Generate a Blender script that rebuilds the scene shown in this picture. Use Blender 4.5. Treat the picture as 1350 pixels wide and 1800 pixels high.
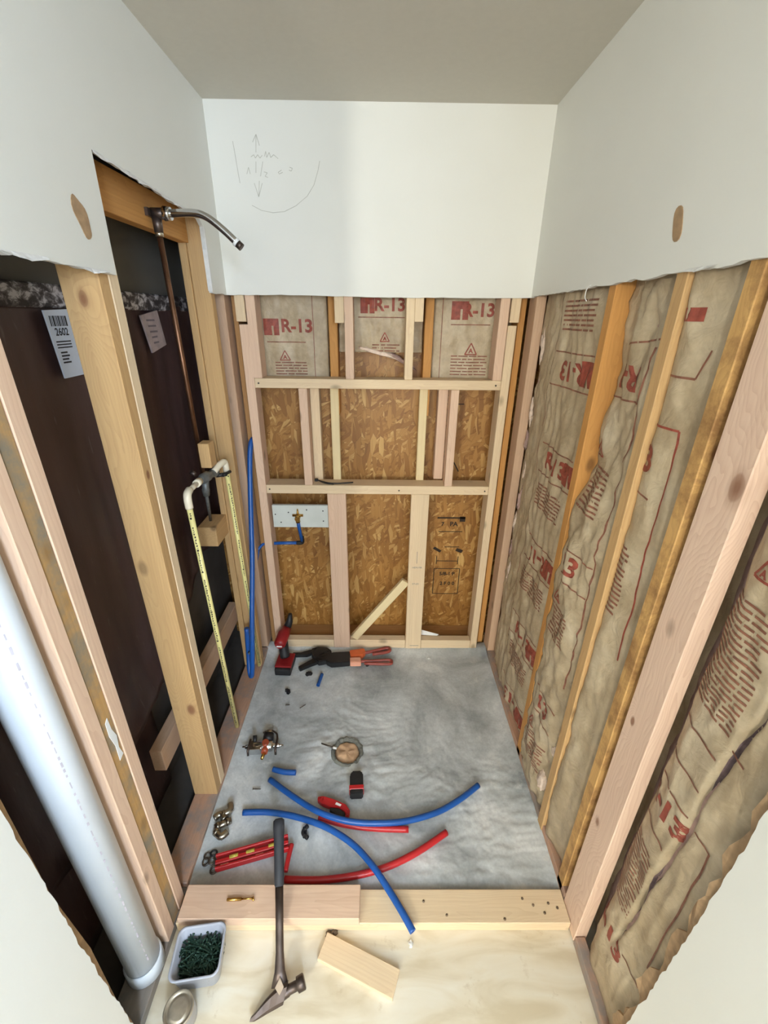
import bpy, bmesh, math, random
from mathutils import Vector, Matrix, noise, Euler
from mathutils.geometry import delaunay_2d_cdt
random.seed(7)
for o in list(bpy.data.objects): bpy.data.objects.remove(o, do_unlink=True)
SC = bpy.context.scene
COL = SC.collection
# ------------------------------------------------------------------ camera
FPX = 757.53                                    # focal length in pixels of the 1350x1800 frame
CAM = Vector((0, 0, 1.716))
def cam_axes(p=.4246, yw=.0104, r=.0123):
    fwd = Vector((math.sin(yw)*math.cos(p), math.cos(yw)*math.cos(p), -math.sin(p)))
    right = Vector((math.cos(yw), -math.sin(yw), 0)); up = right.cross(fwd)
    return (right*math.cos(r)+up*math.sin(r), up*math.cos(r)-right*math.sin(r), fwd)
RIGHT, UP, FWD = cam_axes()
cd = bpy.data.cameras.new('camera'); cam = bpy.data.objects.new('camera', cd); COL.objects.link(cam)
m = Matrix((RIGHT, UP, -FWD)).transposed().to_4x4(); m.translation = CAM; cam.matrix_world = m
cd.sensor_fit = 'VERTICAL'; cd.sensor_height = 24; cd.lens = FPX/1800*24; cd.clip_start = .02
SC.camera = cam
# ------------------------------------------------------------------ light
SC.view_settings.view_transform = 'Standard'; SC.view_settings.look = 'None'
SC.view_settings.exposure = 0.0; SC.view_settings.gamma = 1; SC.view_settings.use_curve_mapping = False
W = bpy.data.worlds.new('world'); SC.world = W; W.use_nodes = True
W.node_tree.nodes['Background'].inputs[0].default_value = (.72, .83, 1, 1)
W.node_tree.nodes['Background'].inputs[1].default_value = 1.5
def area_light(name, loc, rot, sx, sy, power, color):
    l = bpy.data.lights.new(name, 'AREA'); l.shape = 'RECTANGLE'; l.size = sx; l.size_y = sy; l.energy = power; l.color = color
    o = bpy.data.objects.new(name, l); COL.objects.link(o); o.location = loc; o.rotation_euler = rot; return o
area_light('rear_fill_light', (.15, -3.57, 1.45), (math.radians(90), 0, 0), 1.0, 1.2, 46, (1, .95, .84))  # added soft fill for the back wall, no window known there
area_light('side_window_daylight', (.585, -1.8, 1.95), (math.radians(90), 0, math.radians(90)), .8, .7, 160, (.66, .85, 1.12))
LAMP = Vector((-1.36, -3.1, 1.93)); LAMP_POWER = 235; LAMP_COL = (1, .98, .88)
# ------------------------------------------------------------------ helpers
def link(o, parent=None):
    COL.objects.link(o)
    if parent is not None: o.parent = parent
    return o
def tag(o, label=None, cat=None, group=None, kind=None):
    if label: o['label'] = label
    if cat: o['category'] = cat
    if group: o['group'] = group
    if kind: o['kind'] = kind
    return o
def empty(name, loc=(0, 0, 0), rz=0):
    o = bpy.data.objects.new(name, None); o.location = loc; o.rotation_euler = (0, 0, rz); o.empty_display_size = .02
    return link(o)
def from_bm(name, bm, mat, parent=None, smooth=False, loc=None, rot=None):
    me = bpy.data.meshes.new(name); bmesh.ops.recalc_face_normals(bm, faces=bm.faces[:]); bm.to_mesh(me); bm.free()
    for mm in (mat if isinstance(mat, (list, tuple)) else [mat]): me.materials.append(mm)
    if smooth:
        for p in me.polygons: p.use_smooth = True
    o = bpy.data.objects.new(name, me)
    if loc is not None: o.location = loc
    if rot is not None: o.rotation_euler = rot
    return link(o, parent)
def add_box(bm, x0, x1, y0, y1, z0, z1, mi=0):
    vs = [bm.verts.new(c) for c in ((x0,y0,z0),(x1,y0,z0),(x1,y1,z0),(x0,y1,z0),(x0,y0,z1),(x1,y0,z1),(x1,y1,z1),(x0,y1,z1))]
    fs = [bm.faces.new([vs[i] for i in f]) for f in ((3,2,1,0),(4,5,6,7),(0,1,5,4),(1,2,6,5),(2,3,7,6),(3,0,4,7))]
    for f in fs: f.material_index = mi
    return vs, fs
def bevel_all(bm, w, seg=1):
    bmesh.ops.bevel(bm, geom=bm.edges[:], offset=w, segments=seg, affect='EDGES', profile=.6)
def smooth_path(pts, n=8):
    pts = [Vector(p) for p in pts]; out = []
    for i in range(len(pts)-1):
        p0 = pts[max(i-1, 0)]; p1 = pts[i]; p2 = pts[i+1]; p3 = pts[min(i+2, len(pts)-1)]
        for k in range(n):
            t = k/n
            out.append(.5*((2*p1)+(p2-p0)*t+(2*p0-5*p1+4*p2-p3)*t*t+(3*p1-p0-3*p2+p3)*t**3))
    out.append(pts[-1]); return out
def add_tube(bm, pts, r, seg=14, hollow=0, mi=0, closed=False):
    """r: number or list. hollow: inner radius factor for open pipe ends"""
    pts = [Vector(p) for p in pts]; n = len(pts); rs = r if isinstance(r, (list, tuple)) else [r]*n
    t0 = (pts[1]-pts[0]).normalized(); a = Vector((0, 0, 1)) if abs(t0.z) < .9 else Vector((1, 0, 0))
    nx = t0.cross(a).normalized(); rings = []
    for i in range(n):
        if closed: t = (pts[(i+1) % n]-pts[i-1]).normalized()
        else: t = (pts[min(i+1, n-1)]-pts[max(i-1, 0)]).normalized()
        nx = (nx-t*nx.dot(t)).normalized(); ny = t.cross(nx)
        rings.append([bm.verts.new(pts[i]+(nx*math.cos(2*math.pi*k/seg)+ny*math.sin(2*math.pi*k/seg))*rs[i]) for k in range(seg)])
    def bridge(A, B):
        for k in range(seg):
            f = bm.faces.new((A[k], A[(k+1) % seg], B[(k+1) % seg], B[k])); f.material_index = mi; f.smooth = True
    for i in range(n-1): bridge(rings[i], rings[i+1])
    if closed: bridge(rings[-1], rings[0]); return
    for ring, p, dirn, rad in ((rings[0], pts[0], (pts[1]-pts[0]).normalized(), rs[0]), (rings[-1], pts[-1], (pts[-2]-pts[-1]).normalized(), rs[-1])):
        if hollow:
            inner = [bm.verts.new(p+(v.co-p)*hollow) for v in ring]; deep = [bm.verts.new(v.co+dirn*rad*2.5) for v in inner]
            for A, B in ((ring, inner), (inner, deep)):
                for k in range(seg):
                    f = bm.faces.new((A[k], A[(k+1) % seg], B[(k+1) % seg], B[k])); f.material_index = mi
            f = bm.faces.new(deep); f.material_index = mi
        else:
            f = bm.faces.new(ring); f.material_index = mi
def tube(name, pts, r, mat, parent=None, seg=14, hollow=0, closed=False):
    bm = bmesh.new(); add_tube(bm, pts, r, seg, hollow, closed=closed); return from_bm(name, bm, mat, parent)
def add_lathe(bm, prof, seg=24, M=None, mi=0):
    M = M or Matrix(); rings = []
    for r, z in prof:
        rings.append([bm.verts.new(M @ Vector((r*math.cos(2*math.pi*k/seg), r*math.sin(2*math.pi*k/seg), z))) for k in range(seg)] if r > 1e-6 else [bm.verts.new(M @ Vector((0, 0, z)))])
    for A, B in zip(rings, rings[1:]):
        for k in range(seg):
            a, b = A[k % len(A)], A[(k+1) % len(A)]; c, d = B[(k+1) % len(B)], B[k % len(B)]
            vs = []
            for v in (a, b, c, d):
                if v not in vs: vs.append(v)
            if len(vs) > 2:
                f = bm.faces.new(vs); f.material_index = mi; f.smooth = True
def lathe(name, prof, mat, parent=None, seg=24, M=None):
    bm = bmesh.new(); add_lathe(bm, prof, seg, M); return from_bm(name, bm, mat, parent)
def extrude_poly(bm, pts2, fn, d, mi=0):
    """pts2: list of (a,b); fn(a,b,c)->Vector; c from 0 to d"""
    A = [bm.verts.new(fn(a, b, 0)) for a, b in pts2]; B = [bm.verts.new(fn(a, b, d)) for a, b in pts2]
    n = len(A); fs = []
    if n > 8:
        vo, eo, fo_, ov, oe, of = delaunay_2d_cdt([Vector(p) for p in pts2], [(i, (i+1) % n) for i in range(n)], [], 1, 1e-7)
        for f in fo_:
            idx = [ov[i][0] for i in f]
            if len(set(idx)) == 3:
                for V, ix in ((A, idx), (B, idx[::-1])): fs.append(bm.faces.new([V[i] for i in ix]))
    else: fs = [bm.faces.new(A), bm.faces.new(B[::-1])]
    for i in range(n): fs.append(bm.faces.new((A[i], B[i], B[(i+1) % n], A[(i+1) % n])))
    for f in fs: f.material_index = mi
def ray(px, py): return RIGHT*((px-675)/FPX)+UP*((900-py)/FPX)+FWD
def fl(px, py, z=0.0):                             # point of the floor (height z) seen at a pixel of the photo
    d = ray(px, py); t = (z-CAM.z)/d.z; return CAM+d*t
def fbm(p, o=4): return noise.fractal(Vector(p), 1.0, 2.0, o, noise_basis='PERLIN_ORIGINAL')
# ------------------------------------------------------------------ materials
def nt(name):
    mt = bpy.data.materials.new(name); mt.use_nodes = True; t = mt.node_tree; b = t.nodes['Principled BSDF']; return mt, t, b
def N(t, typ, inp=None, **kw):
    n = t.nodes.new(typ)
    for k, v in kw.items(): setattr(n, k, v)
    if inp:
        for k, v in inp.items():
            s = n.inputs[k]
            if isinstance(v, bpy.types.NodeSocket): t.links.new(v, s)
            else: s.default_value = v
    return n
def math_n(t, op, a, b=0.0, c=None):
    n = N(t, 'ShaderNodeMath', operation=op)
    for i, v in enumerate((a, b) if c is None else (a, b, c)):
        if isinstance(v, bpy.types.NodeSocket): t.links.new(v, n.inputs[i])
        else: n.inputs[i].default_value = v
    return n.outputs[0]
def ramp(t, fac, stops, interp='LINEAR'):
    n = N(t, 'ShaderNodeValToRGB', {0: fac}); e = n.color_ramp.elements; n.color_ramp.interpolation = interp
    while len(e) < len(stops): e.new(.5)
    for s, (p, c) in zip(e, stops): s.position = p; s.color = (*c, 1) if len(c) == 3 else c
    return n.outputs[0]
def mixc(t, fac, a, b, mode='MIX'):
    n = N(t, 'ShaderNodeMix', data_type='RGBA', blend_type=mode)
    for i, v in ((0, fac), (6, a), (7, b)):
        if isinstance(v, bpy.types.NodeSocket): t.links.new(v, n.inputs[i])
        else: n.inputs[i].default_value = v if i == 0 else (*v, 1)
    return n.outputs[2]
def bump(t, b, h, strength=.3, dist=.002):
    n = N(t, 'ShaderNodeBump', {'Height': h, 'Strength': strength, 'Distance': dist}); t.links.new(n.outputs[0], b.inputs['Normal'])
def S(*c):                                         # sRGB 0-255 to linear
    return tuple(((x/255)/12.92 if x/255 <= .04045 else (((x/255)+.055)/1.055)**2.4) for x in c)
def objco(t, sc=(1, 1, 1), rnd=0.0):
    tc = N(t, 'ShaderNodeTexCoord'); v = tc.outputs['Object']
    if rnd:
        oi = N(t, 'ShaderNodeObjectInfo'); k = math_n(t, 'MULTIPLY', oi.outputs['Random'], rnd)
        cb = N(t, 'ShaderNodeCombineXYZ', {0: k, 1: math_n(t, 'MULTIPLY', k, .73), 2: math_n(t, 'MULTIPLY', k, 1.31)})
        v = N(t, 'ShaderNodeVectorMath', {0: v, 1: cb.outputs[0]}, operation='ADD').outputs[0]
    if sc != (1, 1, 1):
        v = N(t, 'ShaderNodeMapping', {0: v, 3: sc}).outputs[0]
    return v
def plain(name, col, rough=.6, metal=0.0, var=.12, scale=30, bumpy=0.0, coat=0.0):
    mt, t, b = nt(name); v = objco(t, rnd=11.0)
    n = N(t, 'ShaderNodeTexNoise', {'Vector': v, 'Scale': scale, 'Detail': 4.0})
    d = tuple(c*(1-var) for c in col); l = tuple(min(1, c*(1+var)) for c in col)
    t.links.new(ramp(t, n.outputs[0], [(.3, d), (.7, l)]), b.inputs['Base Color'])
    b.inputs['Roughness'].default_value = rough; b.inputs['Metallic'].default_value = metal
    if coat: b.inputs['Coat Weight'].default_value = coat
    if bumpy: bump(t, b, n.outputs[0], bumpy)
    return mt
def wood(name, light, dark, rings=.5, knots=.55, stain=None, rough=.72, stain_amt=.5, spots=()):
    """grain runs along local z"""
    mt, t, b = nt(name); v = objco(t, rnd=13.0)
    warp = N(t, 'ShaderNodeTexNoise', {'Vector': N(t, 'ShaderNodeMapping', {0: v, 3: (3, 3, .9)}).outputs[0], 'Scale': 3.0, 'Detail': 3.0})
    tc = N(t, 'ShaderNodeTexCoord'); oi = N(t, 'ShaderNodeObjectInfo')
    sp = N(t, 'ShaderNodeSeparateXYZ', {0: tc.outputs['Object']}); wv = math_n(t, 'MULTIPLY', math_n(t, 'SUBTRACT', warp.outputs[0], .5), .085)
    px = math_n(t, 'ADD', math_n(t, 'ADD', sp.outputs[0], wv), math_n(t, 'MULTIPLY_ADD', oi.outputs['Random'], .10, -.03))
    py = math_n(t, 'ADD', math_n(t, 'SUBTRACT', sp.outputs[1], wv), math_n(t, 'MULTIPLY_ADD', oi.outputs['Random'], -.07, .06))
    r = math_n(t, 'SQRT', math_n(t, 'ADD', math_n(t, 'MULTIPLY', px, px), math_n(t, 'MULTIPLY', py, py)))
    kd = None
    for (kx, ky, kz, ks) in spots:                # single knots: rings swirl around them
        dv = N(t, 'ShaderNodeVectorMath', {0: tc.outputs['Object'], 1: (kx, ky, kz)}, operation='SUBTRACT').outputs[0]
        dv = N(t, 'ShaderNodeVectorMath', {0: dv, 1: (1, 1, .55)}, operation='MULTIPLY').outputs[0]
        ln = N(t, 'ShaderNodeVectorMath', {0: dv}, operation='LENGTH').outputs[1]
        e = math_n(t, 'EXPONENT', math_n(t, 'MULTIPLY', math_n(t, 'POWER', math_n(t, 'DIVIDE', ln, ks*3.0), 2.0), -1.0))
        r = math_n(t, 'MULTIPLY_ADD', e, .075, r)
        k1 = ramp(t, math_n(t, 'ADD', math_n(t, 'DIVIDE', ln, ks), math_n(t, 'MULTIPLY', math_n(t, 'SUBTRACT', warp.outputs[0], .5), 1.6)), [(.3, (.85,)*3), (.6, (.6,)*3), (.7, (.25,)*3), (1.0, (0, 0, 0))])
        kd = k1 if kd is None else mixc(t, 1.0, kd, k1, 'ADD')
    ring = math_n(t, 'FRACT', math_n(t, 'MULTIPLY', r, 125.0))
    ring = math_n(t, 'POWER', ring, 2.2)
    fib = N(t, 'ShaderNodeTexNoise', {'Vector': N(t, 'ShaderNodeMapping', {0: v, 3: (120, 120, 3)}).outputs[0], 'Scale': 1.0, 'Detail': 3.0})
    big = N(t, 'ShaderNodeTexNoise', {'Vector': N(t, 'ShaderNodeMapping', {0: v, 3: (9, 9, 1.1)}).outputs[0], 'Scale': 1.0, 'Detail': 4.0})
    f = math_n(t, 'MULTIPLY_ADD', ring, rings*.55, math_n(t, 'MULTIPLY', math_n(t, 'SUBTRACT', fib.outputs[0], .32), .75))
    c = mixc(t, f, light, dark)
    tint = ramp(t, big.outputs[0], [(.32, tuple(x*.84 for x in light)), (.5, light), (.68, tuple(min(1, x*1.1) for x in light))])
    c = mixc(t, .5, c, mixc(t, .75, c, tint))
    vo = N(t, 'ShaderNodeTexVoronoi', {'Vector': N(t, 'ShaderNodeMapping', {0: v, 3: (1, 1, .55)}).outputs[0], 'Scale': 8.5})
    kn = ramp(t, math_n(t, 'ADD', vo.outputs['Distance'], math_n(t, 'MULTIPLY', math_n(t, 'SUBTRACT', fib.outputs[0], .5), .05)), [(.07, (knots,)*3), (.105, (knots*.55,)*3), (.15, (0, 0, 0))])
    c = mixc(t, kn, c, tuple(x*.30 for x in dark))
    if kd is not None: c = mixc(t, kd, c, S(128, 80, 52))
    if stain:
        sn = N(t, 'ShaderNodeTexNoise', {'Vector': v, 'Scale': 7.0, 'Detail': 6.0, 'Roughness': .7})
        c = mixc(t, ramp(t, sn.outputs[0], [(.52-.1*stain_amt, (0, 0, 0)), (.62, (stain_amt,)*3)]), c, stain)
    t.links.new(c, b.inputs['Base Color']); b.inputs['Roughness'].default_value = rough
    bump(t, b, fib.outputs[0], .35, .0012)
    return mt
NEWPINK = wood('new_fir_pink', S(228, 196, 168), S(184, 136, 106), .55)
NEWPALE = wood('new_spf_pale', S(232, 208, 172), S(192, 154, 112), .5)
CREAM = wood('cream_pine', S(234, 214, 168), S(204, 170, 118), .3)
OLDTAN = wood('old_pine_tan', S(206, 168, 116), S(152, 106, 62), .5, .6)
OLDGOLD = wood('old_fir_gold', S(206, 150, 82), S(150, 92, 42), .5, .6)
OLDDARK = wood('old_fir_brown', S(172, 128, 78), S(112, 72, 40), .5, .7)
DIRTY = wood('old_stud_mortar_stained', S(196, 154, 96), S(140, 98, 54), .4, .4, S(142, 130, 110), .85, 1.0)
SILLW = wood('sill_mortar_stained', S(190, 150, 124), S(140, 102, 80), .45, .4, S(128, 132, 132), .8, .7)
GREYSILL = wood('dusty_grey_sill', S(150, 138, 126), S(110, 98, 88), .4, .3, S(120, 118, 114), .85, .8)
PINKDULL = wood('fir_dull_pink', S(206, 172, 142), S(160, 120, 92), .45)
PINKKNOT = wood('new_fir_big_knot', S(232, 202, 178), S(188, 140, 112), .75, spots=((-.019, -.028, .285, .027), (-.019, .02, -.33, .008), (-.019, .02, -.72, .016)))
TANKNOT = wood('old_pine_long_knot', S(206, 168, 116), S(152, 106, 62), .5, .5, spots=((.0, -.019, .72, .016), (.02, -.019, -.55, .018), (.044, 0, .3, .008)))
KNOTTY = wood('old_wane_knotty', S(214, 170, 106), S(146, 98, 54), .6, .9, S(120, 78, 44), .8, .7, spots=((-.02, -.018, .30, .014), (.0, -.018, .12, .016), (-.02, -.018, -.02, .013), (0, -.018, .48, .012)))

def drywall_mat():
    mt, t, b = nt('painted_drywall'); v = objco(t)
    n = N(t, 'ShaderNodeTexNoise', {'Vector': v, 'Scale': 110.0, 'Detail': 3.0}); n2 = N(t, 'ShaderNodeTexNoise', {'Vector': v, 'Scale': 2.0, 'Detail': 3.0})
    t.links.new(ramp(t, n2.outputs[0], [(.3, S(227, 226, 218)), (.7, S(233, 232, 225))]), b.inputs['Base Color'])
    b.inputs['Roughness'].default_value = .62; bump(t, b, n.outputs[0], .12, .0015); return mt
DRYWALL = drywall_mat()
ROOMPAINT = plain('low_bounce_wall_paint', S(150, 148, 142), .7, var=.02)  # unseen walls toned dark to reduce bounced light
ROOMFLOOR = plain('low_bounce_floor_grey', S(92, 92, 92), .5, var=.06)  # dark grey chosen to reduce bounce off the unseen floor
CEIL = plain('ceiling_paint', S(208, 203, 190), .8, var=.015, scale=60, bumpy=.05)
GYPSUM = plain('gypsum_core', S(214, 214, 210), .9, var=.08, scale=80, bumpy=.5)
TORN = plain('torn_drywall_paper', S(226, 224, 220), .85, var=.06, scale=60, bumpy=.4)
BROWNPAPER = plain('brown_backing_paper', S(168, 138, 104), .85, var=.2, scale=50, bumpy=.5)
GREYBOARD = plain('grey_board_back', S(96, 92, 84), .85, var=.1, scale=6)

CAVITY = plain('dark_cavity_board', S(74, 68, 62), .85, var=.25, scale=7, bumpy=.2)
def dark_panel_mat():
    mt, t, b = nt('dark_brown_panel'); v = objco(t)
    st = N(t, 'ShaderNodeTexNoise', {'Vector': N(t, 'ShaderNodeMapping', {0: v, 3: (6, 6, 1.2)}).outputs[0], 'Scale': 1.6, 'Detail': 5.0})
    sp = N(t, 'ShaderNodeTexNoise', {'Vector': v, 'Scale': 60.0, 'Detail': 5.0, 'Roughness': .7})
    scr = N(t, 'ShaderNodeTexNoise', {'Vector': N(t, 'ShaderNodeMapping', {0: v, 1: (0, 0, 0), 2: (.7, 0, 0), 3: (8, 60, 8)}).outputs[0], 'Scale': 1.5, 'Detail': 4.0})
    c = ramp(t, st.outputs[0], [(.35, S(58, 42, 42)), (.65, S(84, 64, 62))])
    c = mixc(t, ramp(t, sp.outputs[0], [(.68, (0, 0, 0)), (.76, (.3, .3, .3))]), c, S(130, 118, 114))
    c = mixc(t, ramp(t, scr.outputs[0], [(.66, (0, 0, 0)), (.72, (.22, .22, .22))]), c, S(140, 130, 128))
    t.links.new(c, b.inputs['Base Color']); b.inputs['Roughness'].default_value = .42
    bump(t, b, st.outputs[0], .5, .01); return mt
PANEL = dark_panel_mat()
def seam_mat():
    mt, t, b = nt('stained_seam_tape'); v = objco(t)
    sp = N(t, 'ShaderNodeTexNoise', {'Vector': N(t, 'ShaderNodeMapping', {0: v, 3: (1, 1, 1.6)}).outputs[0], 'Scale': 30.0, 'Detail': 5.0, 'Roughness': .65, 'Distortion': .35})
    t.links.new(ramp(t, sp.outputs[0], [(.44, S(58, 52, 52)), (.52, S(110, 104, 104)), (.6, S(196, 192, 194))]), b.inputs['Base Color'])
    b.inputs['Roughness'].default_value = .7; bump(t, b, sp.outputs[0], .4, .004); return mt
SEAM = seam_mat()

def osb_mat():
    mt, t, b = nt('osb_strand_board'); v = objco(t); c = None; hgt = None
    for i, (ang, sx, sz, off) in enumerate(((.35, 62, 15, 0), (1.25, 55, 17, 3), (-.55, 48, 13, 7), (2.1, 70, 20, 11), (.05, 58, 12, 17))):
        wn = N(t, 'ShaderNodeTexNoise', {'Vector': v, 'Scale': 5.0, 'Detail': 1.0})
        vv = N(t, 'ShaderNodeVectorMath', {0: v, 1: N(t, 'ShaderNodeVectorMath', {0: wn.outputs[1], 'Scale': .045}, operation='SCALE').outputs[0]}, operation='ADD').outputs[0]
        mp = N(t, 'ShaderNodeMapping', {0: vv, 1: (off, 0, off), 2: (0, ang, 0)}).outputs[0]
        mp = N(t, 'ShaderNodeMapping', {0: mp, 3: (sx, .001, sz)}).outputs[0]
        vo = N(t, 'ShaderNodeTexVoronoi', {'Vector': mp, 'Scale': 1.0}); ve = N(t, 'ShaderNodeTexVoronoi', {'Vector': mp, 'Scale': 1.0}, feature='DISTANCE_TO_EDGE')
        sep = N(t, 'ShaderNodeSeparateColor', {0: vo.outputs['Color']})
        fb = N(t, 'ShaderNodeTexNoise', {'Vector': N(t, 'ShaderNodeMapping', {0: mp, 3: (5, 1, .6)}).outputs[0], 'Scale': 1.0, 'Detail': 3.0})
        k = math_n(t, 'ADD', sep.outputs[0], math_n(t, 'MULTIPLY', math_n(t, 'SUBTRACT', fb.outputs[0], .5), .45))
        col = ramp(t, k, [(.08, S(150, 102, 44)), (.45, S(172, 122, 58)), (.8, S(186, 138, 72)), (1.0, S(214, 174, 108))])
        edge = ramp(t, ve.outputs[0], [(0, (.74, .72, .68)), (.05, (1, 1, 1))]); col = mixc(t, 1.0, col, edge, 'MULTIPLY')
        if c is None: c = col; hgt = sep.outputs[1]
        else:
            sel = ramp(t, sep.outputs[2], [(.56, (0, 0, 0)), (.58, (1, 1, 1))]); c = mixc(t, sel, c, col)
            hgt = mixc(t, sel, hgt, sep.outputs[1])
    bl = N(t, 'ShaderNodeTexNoise', {'Vector': v, 'Scale': 3.0, 'Detail': 3.0}); c = mixc(t, 1.0, c, ramp(t, bl.outputs[0], [(.3, (.72, .68, .62)), (.7, (1, 1, 1))]), 'MULTIPLY')
    t.links.new(c, b.inputs['Base Color']); b.inputs['Roughness'].default_value = .5; bump(t, b, hgt, .35, .002); return mt
OSB = osb_mat()

def kraft_mat():
    mt, t, b = nt('kraft_paper_facing'); v = objco(t)
    n = N(t, 'ShaderNodeTexNoise', {'Vector': v, 'Scale': 7.0, 'Detail': 6.0, 'Roughness': .62}); n2 = N(t, 'ShaderNodeTexNoise', {'Vector': v, 'Scale': 55.0, 'Detail': 4.0})
    wr = N(t, 'ShaderNodeTexNoise', {'Vector': v, 'Scale': 22.0, 'Detail': 5.0, 'Distortion': 1.5})
    c = ramp(t, n.outputs[0], [(.3, S(166, 146, 116)), (.5, S(186, 167, 137)), (.72, S(206, 190, 162))])
    c = mixc(t, 1.0, c, ramp(t, n2.outputs[0], [(.3, (.9, .9, .9)), (.7, (1.04, 1.04, 1.04))]), 'MULTIPLY')
    t.links.new(c, b.inputs['Base Color']); b.inputs['Roughness'].default_value = .5; bump(t, b, wr.outputs[0], .45, .008); return mt
KRAFT = kraft_mat()
REDPRINT = plain('red_print', S(146, 70, 54), .6, var=.3, scale=60)
REDSOFT = plain('faded_red_print', S(138, 90, 70), .6, var=.3, scale=60)
FIBER = plain('pink_fiberglass', S(178, 148, 138), .95, var=.18, scale=45, bumpy=1.0)
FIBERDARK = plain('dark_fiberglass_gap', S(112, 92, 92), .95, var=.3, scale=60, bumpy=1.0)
FIBERW = plain('pale_fiberglass_tuft', S(226, 204, 186), .95, var=.12, scale=90, bumpy=1.0)
BLACKINK = plain('black_stamp_ink', S(46, 32, 18), .7, var=.35, scale=70)

def mortar_mat():
    mt, t, b = nt('mortar_bed'); v = objco(t)
    n = N(t, 'ShaderNodeTexNoise', {'Vector': v, 'Scale': 3.2, 'Detail': 7.0, 'Roughness': .62, 'Distortion': .6}); f = N(t, 'ShaderNodeTexNoise', {'Vector': v, 'Scale': 120.0, 'Detail': 4.0})
    m2 = N(t, 'ShaderNodeTexNoise', {'Vector': v, 'Scale': 11.0, 'Detail': 8.0, 'Roughness': .65, 'Distortion': .5})
    c = ramp(t, n.outputs[0], [(.32, S(146, 150, 150)), (.45, S(180, 184, 184)), (.55, S(200, 204, 204)), (.66, S(226, 228, 227))])
    c = mixc(t, 1.0, c, ramp(t, f.outputs[0], [(.3, (.9, .9, .9)), (.7, (1.05, 1.05, 1.05))]), 'MULTIPLY')
    c = mixc(t, ramp(t, m2.outputs[0], [(.58, (0, 0, 0)), (.72, (.6, .6, .6))]), c, S(226, 226, 220))
    t.links.new(c, b.inputs['Base Color']); b.inputs['Roughness'].default_value = .78; bump(t, b, m2.outputs[0], .35, .004); return mt
MORTAR = mortar_mat()
def ply_mat():
    mt, t, b = nt('plywood_subfloor'); v = objco(t)
    g = N(t, 'ShaderNodeTexNoise', {'Vector': N(t, 'ShaderNodeMapping', {0: v, 3: (1.4, 5, 1)}).outputs[0], 'Scale': 3.0, 'Detail': 6.0, 'Distortion': .8})
    s = N(t, 'ShaderNodeTexNoise', {'Vector': v, 'Scale': 14.0, 'Detail': 6.0, 'Roughness': .7}); d = N(t, 'ShaderNodeTexVoronoi', {'Vector': v, 'Scale': 9.0})
    c = ramp(t, g.outputs[0], [(.35, S(206, 192, 164)), (.5, S(220, 209, 186)), (.66, S(228, 221, 204))])
    c = mixc(t, ramp(t, s.outputs[0], [(.60, (0, 0, 0)), (.72, (.5, .5, .5))]), c, S(180, 158, 124))
    c = mixc(t, ramp(t, d.outputs[0], [(.025, (.8, .8, .8)), (.04, (0, 0, 0))]), c, S(120, 100, 76))
    t.links.new(c, b.inputs['Base Color']); b.inputs['Roughness'].default_value = .68; bump(t, b, s.outputs[0], .2, .002); return mt
PLY = ply_mat()
PVCW = plain('white_pvc', S(226, 232, 238), .32, var=.02, scale=8)
PVCP = plain('white_pvc_print', S(196, 190, 200), .5, var=.1)
CPVC = plain('cream_cpvc', S(236, 224, 150), .35, var=.04, scale=20)
CPVCF = plain('cream_cpvc_fitting', S(232, 222, 198), .35, var=.05, scale=20)
DARKPRINT = plain('dark_pipe_print', S(70, 60, 44), .6)
BLUE = plain('blue_pex', S(26, 84, 160), .34, var=.08, scale=14)
RED = plain('red_pex', S(186, 36, 40), .34, var=.08, scale=14)
REDTOOL = plain('red_tool_plastic', S(186, 32, 36), .35, var=.08)
DARKRED = plain('dark_and_shaded_red', S(142, 28, 32), .4, var=.1)  # the level web's own red; on the driver it carries shade
BLACK = plain('black_plastic', S(30, 30, 32), .5, var=.25)
RUBBER = plain('black_rubber_grip', S(44, 46, 52), .6, var=.15)
ORANGE = plain('orange_grip', S(216, 106, 58), .45, var=.08)
PEACH = plain('peach_label', S(232, 168, 140), .5, var=.05)
STEEL = plain('forged_dark_steel', S(96, 84, 78), .42, .85, var=.3, scale=22, bumpy=.3)
CHROME = plain('chrome', S(200, 200, 200), .14, 1.0, var=.06)
NICKEL = plain('satin_nickel_brass', S(160, 153, 140), .3, 1.0, var=.1)
BRASS = plain('brass', S(206, 166, 92), .25, 1.0, var=.1)
COPPER = plain('aged_copper', S(122, 88, 66), .42, .9, var=.3, scale=16)
SOLDER = plain('solder_ring', S(210, 206, 190), .3, 1.0)
DULLVALVE = plain('old_dull_valve', S(118, 120, 118), .5, .5, var=.3, scale=40)
GREENSCR = plain('green_coated_screw', S(34, 62, 48), .38, .4, var=.25)
TUB = plain('translucent_tub', S(206, 210, 222), .3, var=.03, scale=9)
TUB.node_tree.nodes['Principled BSDF'].inputs['Transmission Weight'].default_value = .25
RUSTLID = plain('tarnished_lid', S(176, 166, 148), .4, .7, var=.25, scale=25)
CANSIDE = plain('can_side', S(184, 182, 184), .35, .5, var=.2, scale=18)
STICKER = plain('white_sticker', S(206, 212, 220), .5, var=.03)
STICKER2 = plain('crinkled_sticker', S(176, 160, 158), .4, var=.2, scale=30, bumpy=.6)
INK = plain('sticker_ink', S(34, 34, 38), .6)
INKSOFT = plain('faded_ink', S(120, 112, 116), .6)
PENCIL = plain('pencil_line', S(190, 188, 176), .8)
WHITEPLATE = plain('white_painted_board', S(206, 210, 204), .55, var=.06, scale=12)
TANMUD = plain('tan_drain_plug', S(196, 160, 126), .8, var=.2, scale=40, bumpy=.5)
GREYMUD = plain('grey_mortar_chunk', S(112, 112, 104), .85, var=.25, scale=60, bumpy=.8)
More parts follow.
